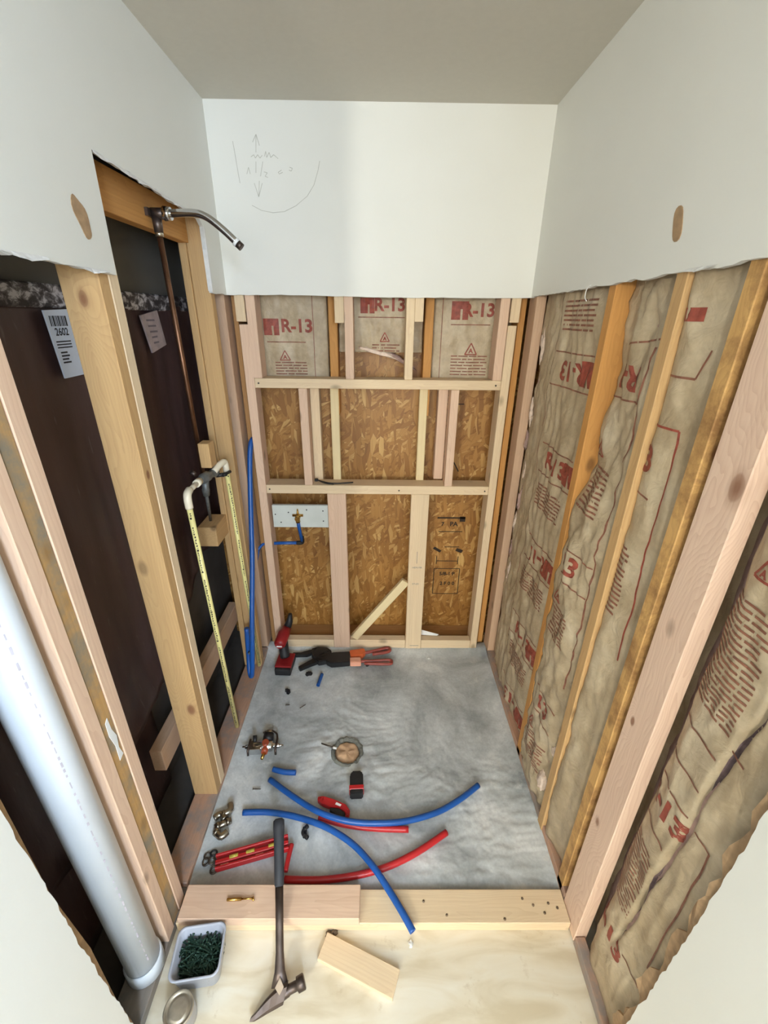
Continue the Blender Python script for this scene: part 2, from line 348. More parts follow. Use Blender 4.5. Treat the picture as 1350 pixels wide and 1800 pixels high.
CLOD = plain('brown_dirt_clod', S(110, 92, 74), .9, var=.25, scale=60, bumpy=.8)
WHITE = plain('white_scrap', S(236, 236, 234), .7, var=.02)
VIAL = plain('yellow_vial', S(196, 178, 80), .2, var=.1)
SCREWM = plain('dull_screw', S(96, 88, 80), .4, .8)
GOLDBIT = plain('gold_screw', S(200, 160, 90), .25, 1.0)

# ------------------------------------------------------------------ boards
def board(name, x0, x1, y0, y1, z0, z1, mat, parent=None, label=None, tilt=None, bev=.002, twist=0):
    dx, dy, dz = x1-x0, y1-y0, z1-z0; bm = bmesh.new()
    ax = max(range(3), key=lambda i: (dx, dy, dz)[i])
    L = (dx, dy, dz)[ax]; a, bb = {2: (dx, dy), 0: (dz, dy), 1: (dx, dz)}[ax]
    add_box(bm, -a/2, a/2, -bb/2, bb/2, -L/2, L/2); bevel_all(bm, bev, 1)
    rot = {2: (0, 0, 0), 0: (0, math.pi/2, 0), 1: (-math.pi/2, 0, 0)}[ax]
    o = from_bm(name, bm, mat, parent, loc=((x0+x1)/2, (y0+y1)/2, (z0+z1)/2), rot=rot)
    if tilt: o.rotation_euler = (rot[0]+tilt[0], rot[1]+tilt[1], rot[2]+tilt[2])
    if label: o['label'] = label
    return o
def ragged(pts, flags, step=.018, amp=.0035, seed=0):
    out = []; rnd = random.Random(seed)
    for i, p in enumerate(pts):
        q = pts[(i+1) % len(pts)]; out.append(p)
        if flags[i]:
            L = math.hypot(q[0]-p[0], q[1]-p[1]); n = max(1, int(L/step)); nx, ny = -(q[1]-p[1])/L, (q[0]-p[0])/L
            for k in range(1, n):
                j = (noise.noise(Vector((p[0]*9+k*.31+seed, p[1]*9, seed)))*1.4+rnd.uniform(-.5, .5))*amp
                out.append((p[0]+(q[0]-p[0])*k/n+nx*j, p[1]+(q[1]-p[1])*k/n+ny*j))
    return out
def drywall_sheet(name, poly, fn, thick, parent):
    bm = bmesh.new(); extrude_poly(bm, poly, fn, thick)
    for f in bm.faces:
        if len(f.verts) == 4: f.material_index = 1
    return from_bm(name, bm, [DRYWALL, GYPSUM], parent)
def strip(name, path, fn, width, mat, parent, seed=0, lift=.004):
    """crinkled strip of torn paper along a (a,b) path, fn(a,b,c)"""
    bm = bmesh.new(); rnd = random.Random(seed); n = len(path); rows = []
    for i, (a, b, w) in enumerate(path):
        c1 = lift*rnd.uniform(.3, 1.2); c2 = lift*rnd.uniform(.8, 2.4)
        rows.append([bm.verts.new(fn(a, b, 0.0005)), bm.verts.new(fn(a+rnd.uniform(-.002, .002), b-w*.5, c1)), bm.verts.new(fn(a+rnd.uniform(-.004, .004), b-w, c2)),
                     bm.verts.new(fn(a, b-w*.55, c1-.0012)), ])
    for A, B in zip(rows, rows[1:]):
        for i, j in ((0, 1), (1, 2), (2, 3), (3, 0)): bm.faces.new((A[i], A[j], B[j], B[i]))
    bm.faces.new(rows[0]); bm.faces.new(rows[-1][::-1])
    return from_bm(name, bm, mat, parent)
XL, XLS, XR, XRS, YB, YF, ZC = -.61, -.6225, .593, .6057, 1.90, 1.915, 2.38
SUB = -.035                                      # plywood level
MZ = -.012                                       # mortar level
# ------------------------------------------------------------------ the room shell
bm = bmesh.new(); add_box(bm, -2.1, .8, -3.7, 2.12, ZC, ZC+.05); tag(from_bm('ceiling', bm, CEIL), 'flat grey-beige painted ceiling above the shower alcove', kind='structure')
bm = bmesh.new(); add_box(bm, -2.1, .8, -3.7, 2.12, SUB-.02, SUB); tag(from_bm('floor', bm, PLY), 'pale stained plywood subfloor in front of the curb', kind='structure')
# room behind the camera
bm = bmesh.new(); add_box(bm, -2.0, .58, -3.6, -.45, SUB, SUB+.008); tag(from_bm('low_bounce_floor', bm, ROOMFLOOR), 'unseen grey floor slab added behind the camera to cut bounced light', kind='structure')  # unseen slab added over the plywood to reduce bounced light
def rear():
    o = tag(empty('wall_rear'), 'bathroom wall behind the camera with a window added for the fill light', kind='structure')
    bm = bmesh.new()
    for b in ((-2.1, -.4, SUB, ZC), (.7, .8, SUB, ZC), (-.4, .7, SUB, .8), (-.4, .7, 2.1, ZC)): add_box(bm, b[0], b[1], -3.7, -3.6, b[2], b[3])
    from_bm('drywall_panel', bm, ROOMPAINT, o)
    bm = bmesh.new()
    for b in ((-.4, -.36, .8, 2.1), (.66, .7, .8, 2.1), (-.36, .66, .8, .84), (-.36, .66, 2.06, 2.1), (.13, .17, .84, 2.06)): add_box(bm, b[0], b[1], -3.67, -3.63, b[2], b[3])
    from_bm('window_frame', bm, WHITE, o)  # frame added around the rear fill light
rear()
bm = bmesh.new(); add_box(bm, -2.1, -2.0, -3.6, -.1, SUB, ZC); tag(from_bm('wall_side', bm, ROOMPAINT), 'bathroom side wall out of view to the left', kind='structure')
bm = bmesh.new(); add_box(bm, -2.1, XL, -.1, -.08, SUB, ZC); tag(from_bm('wall_return', bm, ROOMPAINT), 'short return wall where the alcove begins', kind='structure')
# bathroom lamp on the wall at the left, behind the camera
def lamp():
    o = tag(empty('wall_lamp', LAMP), 'small globe wall lamp beside the bathroom mirror', 'lamp')
    mt, t, b = nt('lamp_globe_glow'); b.inputs['Emission Color'].default_value = (*LAMP_COL, 1); b.inputs['Emission Strength'].default_value = LAMP_POWER/(math.pi*4*math.pi*.07**2)
    bm = bmesh.new(); bmesh.ops.create_uvsphere(bm, u_segments=20, v_segments=12, radius=.07); from_bm('lamp_globe', bm, mt, o, True)
    bm = bmesh.new(); add_tube(bm, [(0, .0, .068), (0, 0, .09), (0, 0, ZC-LAMP.z)], [.02, .012, .012]); add_lathe(bm, [(0, ZC-LAMP.z-.03), (.05, ZC-LAMP.z-.02), (.055, ZC-LAMP.z)], 20); from_bm('lamp_stem', bm, NICKEL, o)
lamp()
# window in the right wall behind the camera, its daylight comes from the area light on the pane
o = tag(empty('window_1', (.585, -1.8, 1.92)), 'window beside the camera, out of view', kind='structure'); bm = bmesh.new()
for b in ((-.44, -.40, -.44, .44), (.40, .44, -.44, .44), (-.40, .40, -.44, -.40), (-.40, .40, .40, .44)): add_box(bm, -.012, .006, b[0], b[1], b[2], b[3])
from_bm('window_frame', bm, WHITE, o)
# ------------------------------------------------------------------ left wall
WL = tag(empty('wall_left'), 'left alcove wall, drywall torn off to bare studs and dark cavity', kind='structure')
fnL = lambda a, b, c: Vector((XL-.0127+c, a, b))
poly = ragged([(-.1, SUB), (.462, SUB), (.447, .45), (.44, .98), (.44, 1.807), (.80, 1.806), (1.132, 1.797), (1.138, 2.029), (1.40, 2.022), (1.715, 2.008), (1.742, 1.99), (1.748, 1.789), (1.9, 1.79), (1.9, ZC), (-.1, ZC)],
              [0, 1, 1, 1, 1, 1, 0, 1, 1, 1, 0, 1, 0, 0, 0], seed=3)
DWL = drywall_sheet('drywall_panel', poly, fnL, .0127, WL); DWL['label'] = 'white painted drywall with a ragged cut edge'
fnLf = lambda a, b, c: Vector((XL+c, a, b))
strip('torn_paper', [(.80+i*.012, 1.809, .012*(1-abs(i-5)/7)) for i in range(10)], fnLf, 0, TORN, DWL, 1)
strip('torn_paper', [(.985+i*.011, 1.803, .010*(1-abs(i-5)/7)) for i in range(11)], fnLf, 0, TORN, DWL, 2)
strip('torn_paper', [(1.14+i*.02, 2.031-.0006*i, .010+.007*noise.noise(Vector((i*.5, 3, 0)))) for i in range(28)], fnLf, 0, TORN, DWL, 3)
bm = bmesh.new(); add_box(bm, XL-.014, XL+.002, 1.744, 1.752, 1.795, 1.99); from_bm('torn_paper', bm, TORN, DWL)
bm = bmesh.new()                                  # torn brown patch in the paint
extrude_poly(bm, [(1.047+.021*math.cos(t)*(1+.15*math.sin(3*t))-.010*math.sin(t), 1.893+.036*math.sin(t)*(1+.1*math.cos(3*t))) for t in [i*math.pi/12 for i in range(24)]], fnLf, .0012); from_bm('torn_patch', bm, BROWNPAPER, DWL)['label'] = 'brown torn spot in the white paint'
# strip of broken drywall at the near cut edge
bm = bmesh.new(); extrude_poly(bm, [(.445, SUB), (.478, SUB), (.466, .2), (.470, .45), (.455, .7), (.458, 1.0), (.449, 1.3), (.447, 1.0), (.45, .5)], lambda a, b, c: Vector((XL-.016-c, a+.006*noise.noise(Vector((a*30, b*30, 0))), b)), .006); from_bm('torn_edge', bm, BROWNPAPER, DWL)
# backing (the other side of the chase)
bm = bmesh.new(); add_box(bm, -.90, -.86, -.1, 2.12, SUB, ZC); from_bm('cavity_backing', bm, CAVITY, WL)
bm = bmesh.new(); add_box(bm, -.86, XLS-.09, .0, 2.09, SUB, SUB+.006); from_bm('cavity_floor', bm, CAVITY, WL)['label'] = 'dark floor of the wall cavity'  # dark sheet over the plywood inside the cavity
LS = .0
board('stud', XLS-.089, XLS, .650, .688, 0.0, 2.38, NEWPINK, WL, 'new pinkish stud nearest the white drain pipe')
board('stud', XLS-.095, XLS-.003, .6885, .7265, 0.0, 2.38, DIRTY, WL, 'old stud smeared with grey mortar between two new studs')
board('stud', XLS-.089, XLS-.001, .727, .765, 0.0, 2.38, NEWPINK, WL, 'new pink stud with knots, far side of the mortar-smeared one')
board('stud', XLS-.089, XLS, 1.078, 1.117, 0.018, 2.03, TANKNOT, WL, 'tan stud with a long knot, front half of the doubled stud')
board('stud', XLS-.085, XLS+.001, 1.118, 1.157, .018, 2.03, NEWPALE, WL, 'lighter cracked stud, rear half of the doubled stud')
board('stud', XLS-.062, XLS, 1.763, 1.801, .018, 2.38, OLDTAN, WL, 'tan stud carrying the end of the header')
board('furring_strip', XLS-.090, XLS-.063, 1.758, 1.800, .018, 2.38, OLDTAN, WL)
board('stud', XLS-.038, XLS, 1.902, 1.99, .018, 2.38, PINKDULL, WL, 'dull pink corner stud behind the blue tube')
board('header', -.711, -.673, 1.10, 1.757, 1.944, 2.045, OLDGOLD, WL, 'golden header board the shower elbow is fixed to')
board('block', -.672, -.632, 1.545, 1.60, 1.192, 1.285, OLDTAN, WL, 'short upright block above the old valve')
board('block', -.765, -.688, 1.62, 1.757, .815, .905, OLDTAN, WL, 'short horizontal block beneath the old valve')
board('brace', -.80, -.757, 1.03, 1.90, .225, .325, PINKDULL, WL, 'horizontal brace deep in the wall cavity')
board('sill_plate', XLS-.089, XLS, .79, 1.9, SUB, .017, SILLW, WL, 'mortar-stained sill plate under the left studs')
board('sill_plate', XLS-.089, XLS-.002, .10, .789, SUB, -.001, GREYSILL, WL, 'grey dusty sill plate under the white drain pipe')
bm = bmesh.new(); extrude_poly(bm, [(0, .86), (.012, .868), (.014, .83), (.024, .80), (.018, .765), (.026, .735), (.006, .73), (.008, .78), (-.002, .82)], lambda a, b, c: Vector((XLS-.0028+c*.3, .702+a*.8, b)), .004); from_bm('torn_paper', bm, WHITE, WL)['label'] = 'white torn scrap stuck on the dirty stud'
# dark brown panel hanging in the cavity
def surround():
    o = tag(empty('surround_panel'), 'dark brown scuffed sheet filling the left wall cavity behind the studs', 'panel')
    bm = bmesh.new(); ny, nz = 80, 60; g = []
    for i in range(ny+1):
        row = []
        for j in range(nz+1):
            y = .15+1.93*i/ny; low = .52-.20*math.sin(y*2.2)+.05*noise.noise(Vector((y*5, 0, 2))); z = low+(1.745-low)*j/nz
            x = -.835+.016*fbm((y*3, z*.8, 4), 3)+.010*noise.noise(Vector((y*14, z*1.3, 9)))+(.03*max(0, 1-j/9.)*noise.noise(Vector((y*9, z*6, 1))))
            row.append(bm.verts.new((x, y, z)))
        g.append(row)
    for i in range(ny):
        for j in range(nz): bm.faces.new((g[i][j], g[i+1][j], g[i+1][j+1], g[i][j+1]))
    ex = bmesh.ops.extrude_face_region(bm, geom=bm.faces[:]); bmesh.ops.translate(bm, verts=[v for v in ex['geom'] if isinstance(v, bmesh.types.BMVert)], vec=(-.004, 0, 0))
    from_bm('sheet', bm, PANEL, o, True)
    bm = bmesh.new(); add_box(bm, -.838, -.822, .15, 2.08, 1.728, 1.782); bevel_all(bm, .004); from_bm('seam_tape', bm, SEAM, o)['label'] = 'blotchy white stained seam'
    bm = bmesh.new(); add_box(bm, -.858, -.84, .15, 2.08, 1.78, 2.37); from_bm('grey_board', bm, GREYBOARD, o)
    # dark lower flap
    bm = bmesh.new(); g = []
    for i in range(31):
        row = []
        for j in range(11):
            y = .55+.62*i/30; z = SUB+.01+.5*j/10
            row.append(bm.verts.new((-.848+.01*fbm((y*5, z*3, 7), 3), y, z)))
        g.append(row)
    for i in range(30):
        for j in range(10): bm.faces.new((g[i][j], g[i+1][j], g[i+1][j+1], g[i][j+1]))
    ex = bmesh.ops.extrude_face_region(bm, geom=bm.faces[:]); bmesh.ops.translate(bm, verts=[v for v in ex['geom'] if isinstance(v, bmesh.types.BMVert)], vec=(-.003, 0, 0))
    from_bm('lower_flap', bm, PANEL, o, True)
surround()
# ------------------------------------------------------------------ lettering
_txt = {}
def text_mesh(s, size, off=0.0, sub=.012):
    k = (s, size, off)
    if k not in _txt:
        cu = bpy.data.curves.new('t', 'FONT'); cu.body = s; cu.size = size; cu.align_x = 'CENTER'; cu.align_y = 'CENTER'; cu.offset = off; cu.resolution_u = 3
        o = bpy.data.objects.new('t', cu); COL.objects.link(o); dg = bpy.context.evaluated_depsgraph_get(); dg.update()
        me = bpy.data.meshes.new_from_object(o.evaluated_get(dg)); b = bmesh.new(); b.from_mesh(me)
        for _ in range(3):
            es = [e for e in b.edges if e.calc_length() > sub]
            if not es: break
            bmesh.ops.subdivide_edges(b, edges=es, cuts=1); bmesh.ops.triangulate(b, faces=[f for f in b.faces if len(f.verts) > 4])
        vs = [v.co.copy() for v in b.verts]; b.verts.index_update(); fs = [[v.index for v in f.verts] for f in b.faces]; b.free()
        bpy.data.objects.remove(o); bpy.data.curves.remove(cu); bpy.data.meshes.remove(me); _txt[k] = (vs, fs)
    return _txt[k]
class Sheet:
    def __init__(self, mat, parent): self.mat = mat; self.parent = parent
def piece(name, kind=None):
    def deco(f):
        def g(bm, *a, **k):
            if not isinstance(bm, Sheet): return f(bm, *a, **k)
            b = bmesh.new(); f(b, *a, **k); o = from_bm(name, b, bm.mat, bm.parent)
            if kind: o['kind'] = kind
        return g
    return deco
@piece('lettering')
def put_text(bm, s, size, u, v, fn, off=0.0, ang=0, sx=1):
    vs, fs = text_mesh(s, size, off); ca, sa = math.cos(ang), math.sin(ang)
    nv = [bm.verts.new(fn(u+(p.x*sx*ca-p.y*sa), v+(p.x*sx*sa+p.y*ca))) for p in vs]
    for f in fs:
        try: bm.faces.new([nv[i] for i in f])
        except ValueError: pass
@piece('printed_line')
def put_line(bm, u0, v0, u1, v1, w, fn, n=None):
    L = math.hypot(u1-u0, v1-v0); n = n or max(1, int(L/.012)); nx, ny = -(v1-v0)/L*w/2, (u1-u0)/L*w/2
    A = [(bm.verts.new(fn(u0+(u1-u0)*k/n+nx, v0+(v1-v0)*k/n+ny)), bm.verts.new(fn(u0+(u1-u0)*k/n-nx, v0+(v1-v0)*k/n-ny))) for k in range(n+1)]
    for (a, b), (c, d) in zip(A, A[1:]): bm.faces.new((a, b, d, c))
@piece('printed_block')
def put_rect(bm, u0, v0, u1, v1, fn, st=.012):
    nu = max(1, int(abs(u1-u0)/st)); nv = max(1, int(abs(v1-v0)/st))
    g = [[bm.verts.new(fn(u0+(u1-u0)*i/nu, v0+(v1-v0)*j/nv)) for j in range(nv+1)] for i in range(nu+1)]
    for i in range(nu):
        for j in range(nv): bm.faces.new((g[i][j], g[i+1][j], g[i+1][j+1], g[i][j+1]))
# ------------------------------------------------------------------ back wall
WB = tag(empty('wall_back'), 'back alcove wall, upper drywall over open framing and strand board', kind='structure')
fnB = lambda a, b, c: Vector((a, YB+.0127-c, b))
fnBf = lambda a, b, c: Vector((a, YB-c, b))
poly = ragged([(XL-.012, 1.789), (-.3, 1.791), (0, 1.787), (.45, 1.789), (XR+.012, 1.792), (XR+.012, ZC), (XL-.012, ZC)], [1, 1, 1, 1, 0, 0, 0], step=.03, amp=.0015, seed=8)
DWB = drywall_sheet('drywall_panel', poly, fnB, .0127, WB); DWB['label'] = 'upper white drywall with faint pencil marks'
bm = bmesh.new(); add_box(bm, -.9, .74, 2.095, 2.11, SUB, 2.38); OS = from_bm('osb_sheathing', bm, OSB, WB); OS['label'] = 'strand board with black stamps'
board('sill_plate', -.62, .62, 2.005, 2.093, SUB, .022, OLDDARK, WB)
for x0, x1, mt in ((-.225, -.189, OLDGOLD), (.186, .222, OLDGOLD)): board('stud', x0, x1, 2.006, 2.094, 1.30, 2.38, mt, WB, 'golden old stud behind the top bay')
for x0, x1 in ((-.230, -.192), (.176, .213)): board('stud', x0, x1, 2.0, 2.005+.03, .60, 1.45, CREAM, WB)
for x0, x1, mt in ((-.322, -.280, NEWPALE), (.262, .306, NEWPINK)): board('stud', x0, x1, 2.0, 2.06, .975 if x0 < 0 else .992, 1.462, mt, WB)
board('stud', -.645, -.596, 2.005, 2.09, .0, 2.38, OLDDARK, WB); board('stud', .572, .60, 1.97, 2.09, .0, 2.38, OLDGOLD, WB); board('stud', -.612, -.592, 1.955, 2.0, .0, 2.38, OLDDARK, WB)
# new frame in front
FR = tag(empty('furring_frame', (0, 0, 0)), 'new pale two-rail lumber frame standing against the strand board back wall', 'frame')
board('stud', -.580, -.542, YF, YF+.089, MZ, 1.683, NEWPINK, FR, 'full-height side stud by the blue tube')
board('stud', .518, .554, YF, YF+.089, MZ, 1.690, NEWPALE, FR, 'full-height side stud at the insulated wall')
board('block', -.588, -.549, YF, YF+.06, 1.693, 2.1, NEWPALE, FR); board('block', .522, .560, YF, YF+.06, 1.701, 2.1, NEWPALE, FR)
board('rail', -.541, .517, YF, YF+.089, 1.432, 1.472, NEWPALE, FR, 'upper rail'); board('rail', -.541, .517, YF, YF+.089, .943, .986, NEWPALE, FR, 'lower rail')
for x0, x1, mt in ((-.545, -.507, NEWPINK), (.478, .516, NEWPINK), (-.151, -.115, NEWPINK), (.100, .134, NEWPALE)): board('stud', x0, x1, YF, YF+.089, 1.4725, 2.1, mt, FR)
for x0, x1, z in ((-.190, -.152, 1.692), (.1345, .170, 1.70)): board('block', x0, x1, YF, YF+.06, z, 2.1, NEWPALE, FR)
for x0, x1 in ((-.357, -.320), (.305, .341)): board('stud', x0, x1, YF, YF+.07, .9865, 1.4315, NEWPINK, FR)
board('stud', -.253, -.164, YF, YF+.038, MZ-.02, .9425, NEWPINK, FR, 'wide flat stud right of the water stub'); board('stud', .150, .237, YF, YF+.038, MZ-.02, .9425, NEWPALE, FR, 'wide flat pale stud with printed grade marks')
for x0, x1 in ((-.541, -.254), (-.163, .149), (.238, .517)): board('bottom_plate', x0, x1, YF+.002, YF+.045, MZ-.02, .056, NEWPALE, FR)
o = board('brace', -.022, .022, YF+.004, YF+.03, -.235, .235, CREAM, FR, 'pale diagonal brace'); o.location = (.0, YF+.018, .253); o.rotation_euler = (0, math.radians(36.5), 0); o.scale = (1, 1, 1.0)
bm = Sheet(INKSOFT, FR); fp = lambda u, v: Vector((u, YF-.0008, v))
put_text(bm, 'HEM-FIR', .014, .195, .535, fp); put_text(bm, 'STUD', .014, .19, .435, fp); put_line(bm, .175, .02, .225, .02, .003, fp); put_line(bm, .192, .56, .192, .63, .002, fp)
o = board('backing_board', -.529, -.2545, YF+.018, YF+.036, .754, .874, WHITEPLATE, FR, 'white painted board with nail holes')
for x, z in ((-.515, .825), (-.45, .836), (-.36, .85), (-.28, .845), (-.28, .79), (-.49, .782)):
    bm = bmesh.new(); add_lathe(bm, [(0, .001), (.0032, .001), (.0032, -.001), (0, -.001)], 8, Matrix.Translation((x, YF+.0175, z)) @ Matrix.Rotation(math.pi/2, 4, 'X'))
    from_bm('nail_hole', bm, BLACK, FR)
for x, z in ((-.525, 1.452), (.495, 1.452), (-.525, .965), (.50, .963), (.09, .963)):
    bm = bmesh.new(); add_lathe(bm, [(0, .0012), (.004, .0012), (.004, -.001), (0, -.001)], 8, Matrix.Translation((x, YF-.0002, z)) @ Matrix.Rotation(math.pi/2, 4, 'X'))
    from_bm('nail_head', bm, SCREWM, FR)
# stamps on the strand board
fo = lambda u, v: Vector((u, 2.0942, v)); bm = Sheet(BLACKINK, OS)
for s, sz, u, v in (('PA', .036, .40, .70), ('7', .03, .34, .70), ('5/8-1 P', .03, .385, .385), ('2 F 0 0', .03, .39, .32), ('N', .05, .345, 1.385), ('EI', .05, .335, 1.295), ('P', .04, .335, 1.20), ('O', .06, .335, 1.09)): put_text(bm, s, sz, u, v, fo, .0012)
for l in ((.31, .74, .46, .74), (.31, .735, .46, .735), (.32, .655, .45, .655), (.36, .56, .44, .56), (.32, .47, .44, .47), (.32, .50, .32, .45), (.44, .50, .44, .45), (.31, .42, .455, .42), (.455, .42, .455, .25), (.31, .42, .31, .25), (.31, .25, .455, .25),
          (.31, 1.235, .37, 1.235), (.37, 1.235, .37, 1.02), (.31, 1.02, .37, 1.02), (.31, 1.34, .40, 1.34)): put_line(bm, *l, .0045, fo)
put_rect(bm, .43, .715, .46, .745, fo); put_line(bm, .372, 1.05, .40, 1.0, .006, fo); put_line(bm, .30, .555, .34, .53, .016, fo); put_line(bm, .425, .545, .46, .53, .02, fo)
# pencil marks on the upper drywall
def pencil(paths):
    bm = bmesh.new(); fn = lambda u, v: Vector((u, YB-.0006, v))
    for p in paths:
        for (a, b), (c, d) in zip(p, p[1:]): put_line(bm, a, b, c, d, .0018, fn, 1)
    from_bm('pencil_mark', bm, PENCIL, DWB)['label'] = 'faint pencil arrow, lettering and arc'
def bk(px, py):
    d = ray(px, py); t = YB/d.y; q = CAM+d*t; return (q.x, q.z)
arc = [bk(*p) for p in ((409, 248), (413, 270), (418, 300), (422, 322))]; arc2 = [bk(*p) for p in ((443, 361), (460, 370), (480, 374), (500, 372), (520, 362), (540, 345), (552, 325), (559, 300), (562, 283))]
pencil([arc, arc2, [bk(444, 250), bk(450, 236), bk(456, 256)], [bk(450, 236), bk(450, 268)], [bk(447, 322), bk(455, 346), bk(461, 322)], [bk(455, 346), bk(456, 318)], [bk(450, 284), bk(450, 304)], [bk(462, 284), bk(458, 310)], [bk(464, 302), bk(470, 304), bk(466, 310), bk(471, 312)], [bk(434, 306), bk(437, 294), bk(440, 306)],
        [bk(441, 276), bk(446, 272), bk(449, 278), bk(453, 272), bk(457, 278), bk(461, 273)], [bk(465, 275), bk(467, 266), bk(469, 277), bk(473, 268), bk(476, 277), bk(481, 272), bk(489, 279)], [bk(495, 299), bk(489, 303), bk(491, 306), bk(497, 303)], [bk(509, 294), bk(514, 296), bk(512, 301), bk(508, 299)]])
for px, py in ((938, 470), (933, 508)): pass
# water stub-out on the back wall
def stub():
    o = tag(empty('water_stub', (-.405, YF, .80)), 'blue tube and brass elbow fixed to the white painted board', 'pipe')
    def L(*p): return [Vector(q)-Vector((-.405, YF, .80)) for q in p]
    bm = bmesh.new(); add_tube(bm, L((-.403, YF+.004, .80), (-.402, YF+.004, .77), (-.396, YF+.03, .672)), .0085); add_tube(bm, L((-.404, YF+.034, .658), (-.50, YF+.042, .652), (-.60, YF+.045, .645), (-.625, YF+.03, .62), (-.63, YF+.0, .575)), .0085); from_bm('tube', bm, BLUE, o)
    bm = bmesh.new(); add_tube(bm, smooth_path(L((-.396, YF+.03, .695), (-.396, YF+.034, .664), (-.406, YF+.035, .658), (-.425, YF+.036, .657)), 4), .011); from_bm('elbow', bm, BLACK, o)
    bm = bmesh.new(); add_tube(bm, L((-.404, YF+.018, .815), (-.404, YF-.012, .812)), [.014, .012]); add_tube(bm, L((-.404, YF+.0, .812), (-.403, YF+.003, .79)), .0115); add_tube(bm, L((-.43, YF+.014, .822), (-.378, YF+.014, .822)), .007); add_tube(bm, L((-.404, YF+.014, .815), (-.404, YF+.014, .856)), [.008, .003]); from_bm('brass_elbow', bm, BRASS, o)
stub()
# ------------------------------------------------------------------ right wall
WR = tag(empty('wall_right'), 'right alcove wall, drywall cut away to studs and paper-faced insulation', kind='structure')
fnR = lambda a, b, c: Vector((XR+.0127-c, a, b)); fnRf = lambda a, b, c: Vector((XR-c, a, b))
poly = ragged([(-3.6, SUB), (.45, SUB), (.428, .195), (.414, .54), (.408, .9), (.405, 1.806), (.76, 1.806), (1.18, 1.80), (1.9, 1.794), (1.9, ZC), (-3.6, ZC)], [0, 1, 1, 1, 1, 1, 1, 1, 0, 0, 0], seed=5)
DWR = drywall_sheet('drywall_panel', poly, fnR, .0127, WR); DWR['label'] = 'white painted drywall cut off above the insulation'
bm = bmesh.new(); extrude_poly(bm, [(1.022+.019*math.cos(t)*(1+.2*math.sin(2*t)), 1.893+.030*math.sin(t)+.012*math.cos(t)) for t in [i*math.pi/9 for i in range(18)]], fnRf, .0012); from_bm('torn_patch', bm, BROWNPAPER, DWR)['label'] = 'brown torn spot in the white paint'
strip('torn_paper', [(.87+i*.012, 1.808, .009*(1-abs(i-4)/6)) for i in range(8)], fnRf, 0, TORN, DWR, 11)
tube('loose_thread', smooth_path([(XR-.002, 1.372, 1.806), (XR-.006, 1.384, 1.795), (XR-.005, 1.388, 1.775), (XR-.004, 1.376, 1.765)], 5), .0014, WHITE, DWR, 6)
bm = bmesh.new(); pr = [(.452, SUB), (.44, .1), (.43, .25), (.424, .42), (.418, .6), (.414, .8), (.410, 1.0), (.408, 1.3)]; rr = random.Random(4)
pp = [(a-.012, b) for a, b in pr]; q2 = []
for (a, b), (c, d) in zip(pr, pr[1:]):
    for k in range(6): q2.append((a+(c-a)*k/6+rr.uniform(.004, .030)*(1.2-b*.5), b+(d-b)*k/6))
extrude_poly(bm, pp+q2[::-1], lambda a, b, c: Vector((XR+.010+c+.012*noise.noise(Vector((a*20, b*14, 3))), a, b)), .006); from_bm('torn_edge', bm, BROWNPAPER, DWR)['label'] = 'ragged brown torn drywall paper edge'
bm = bmesh.new(); add_box(bm, .715, .735, -.1, 2.1, SUB, ZC); from_bm('sheathing', bm, OSB, WR)
board('stud', XRS, XRS+.038, 1.868, 1.957, .0, 2.38, PINKDULL, WR, 'dull pink flat corner stud')
board('stud', XRS, XRS+.089, 1.250, 1.288, .0, 2.38, OLDGOLD, WR, 'golden stud beside the torn paper')
board('stud', XRS-.004, XRS+.085, .960, .998, .0, 2.38, OLDTAN, WR, 'tan stud with fiberglass tufts near its foot')
board('stud', XRS, XRS+.089, .776, .812, .0, 2.38, KNOTTY, WR, 'rough knotty old stud')
board('stud', XRS, XRS+.038, .662, .752, -.03, 2.38, PINKKNOT, WR, 'wide new pink stud with a big swirling knot')
board('sill_plate', XRS, XRS+.089, .755, 1.9, SUB, .03, SILLW, WR, 'mortar-smeared sill plate under the insulation')
board('sill_plate', XRS, XRS+.03, .44, .66, SUB, .003, SILLW, WR)
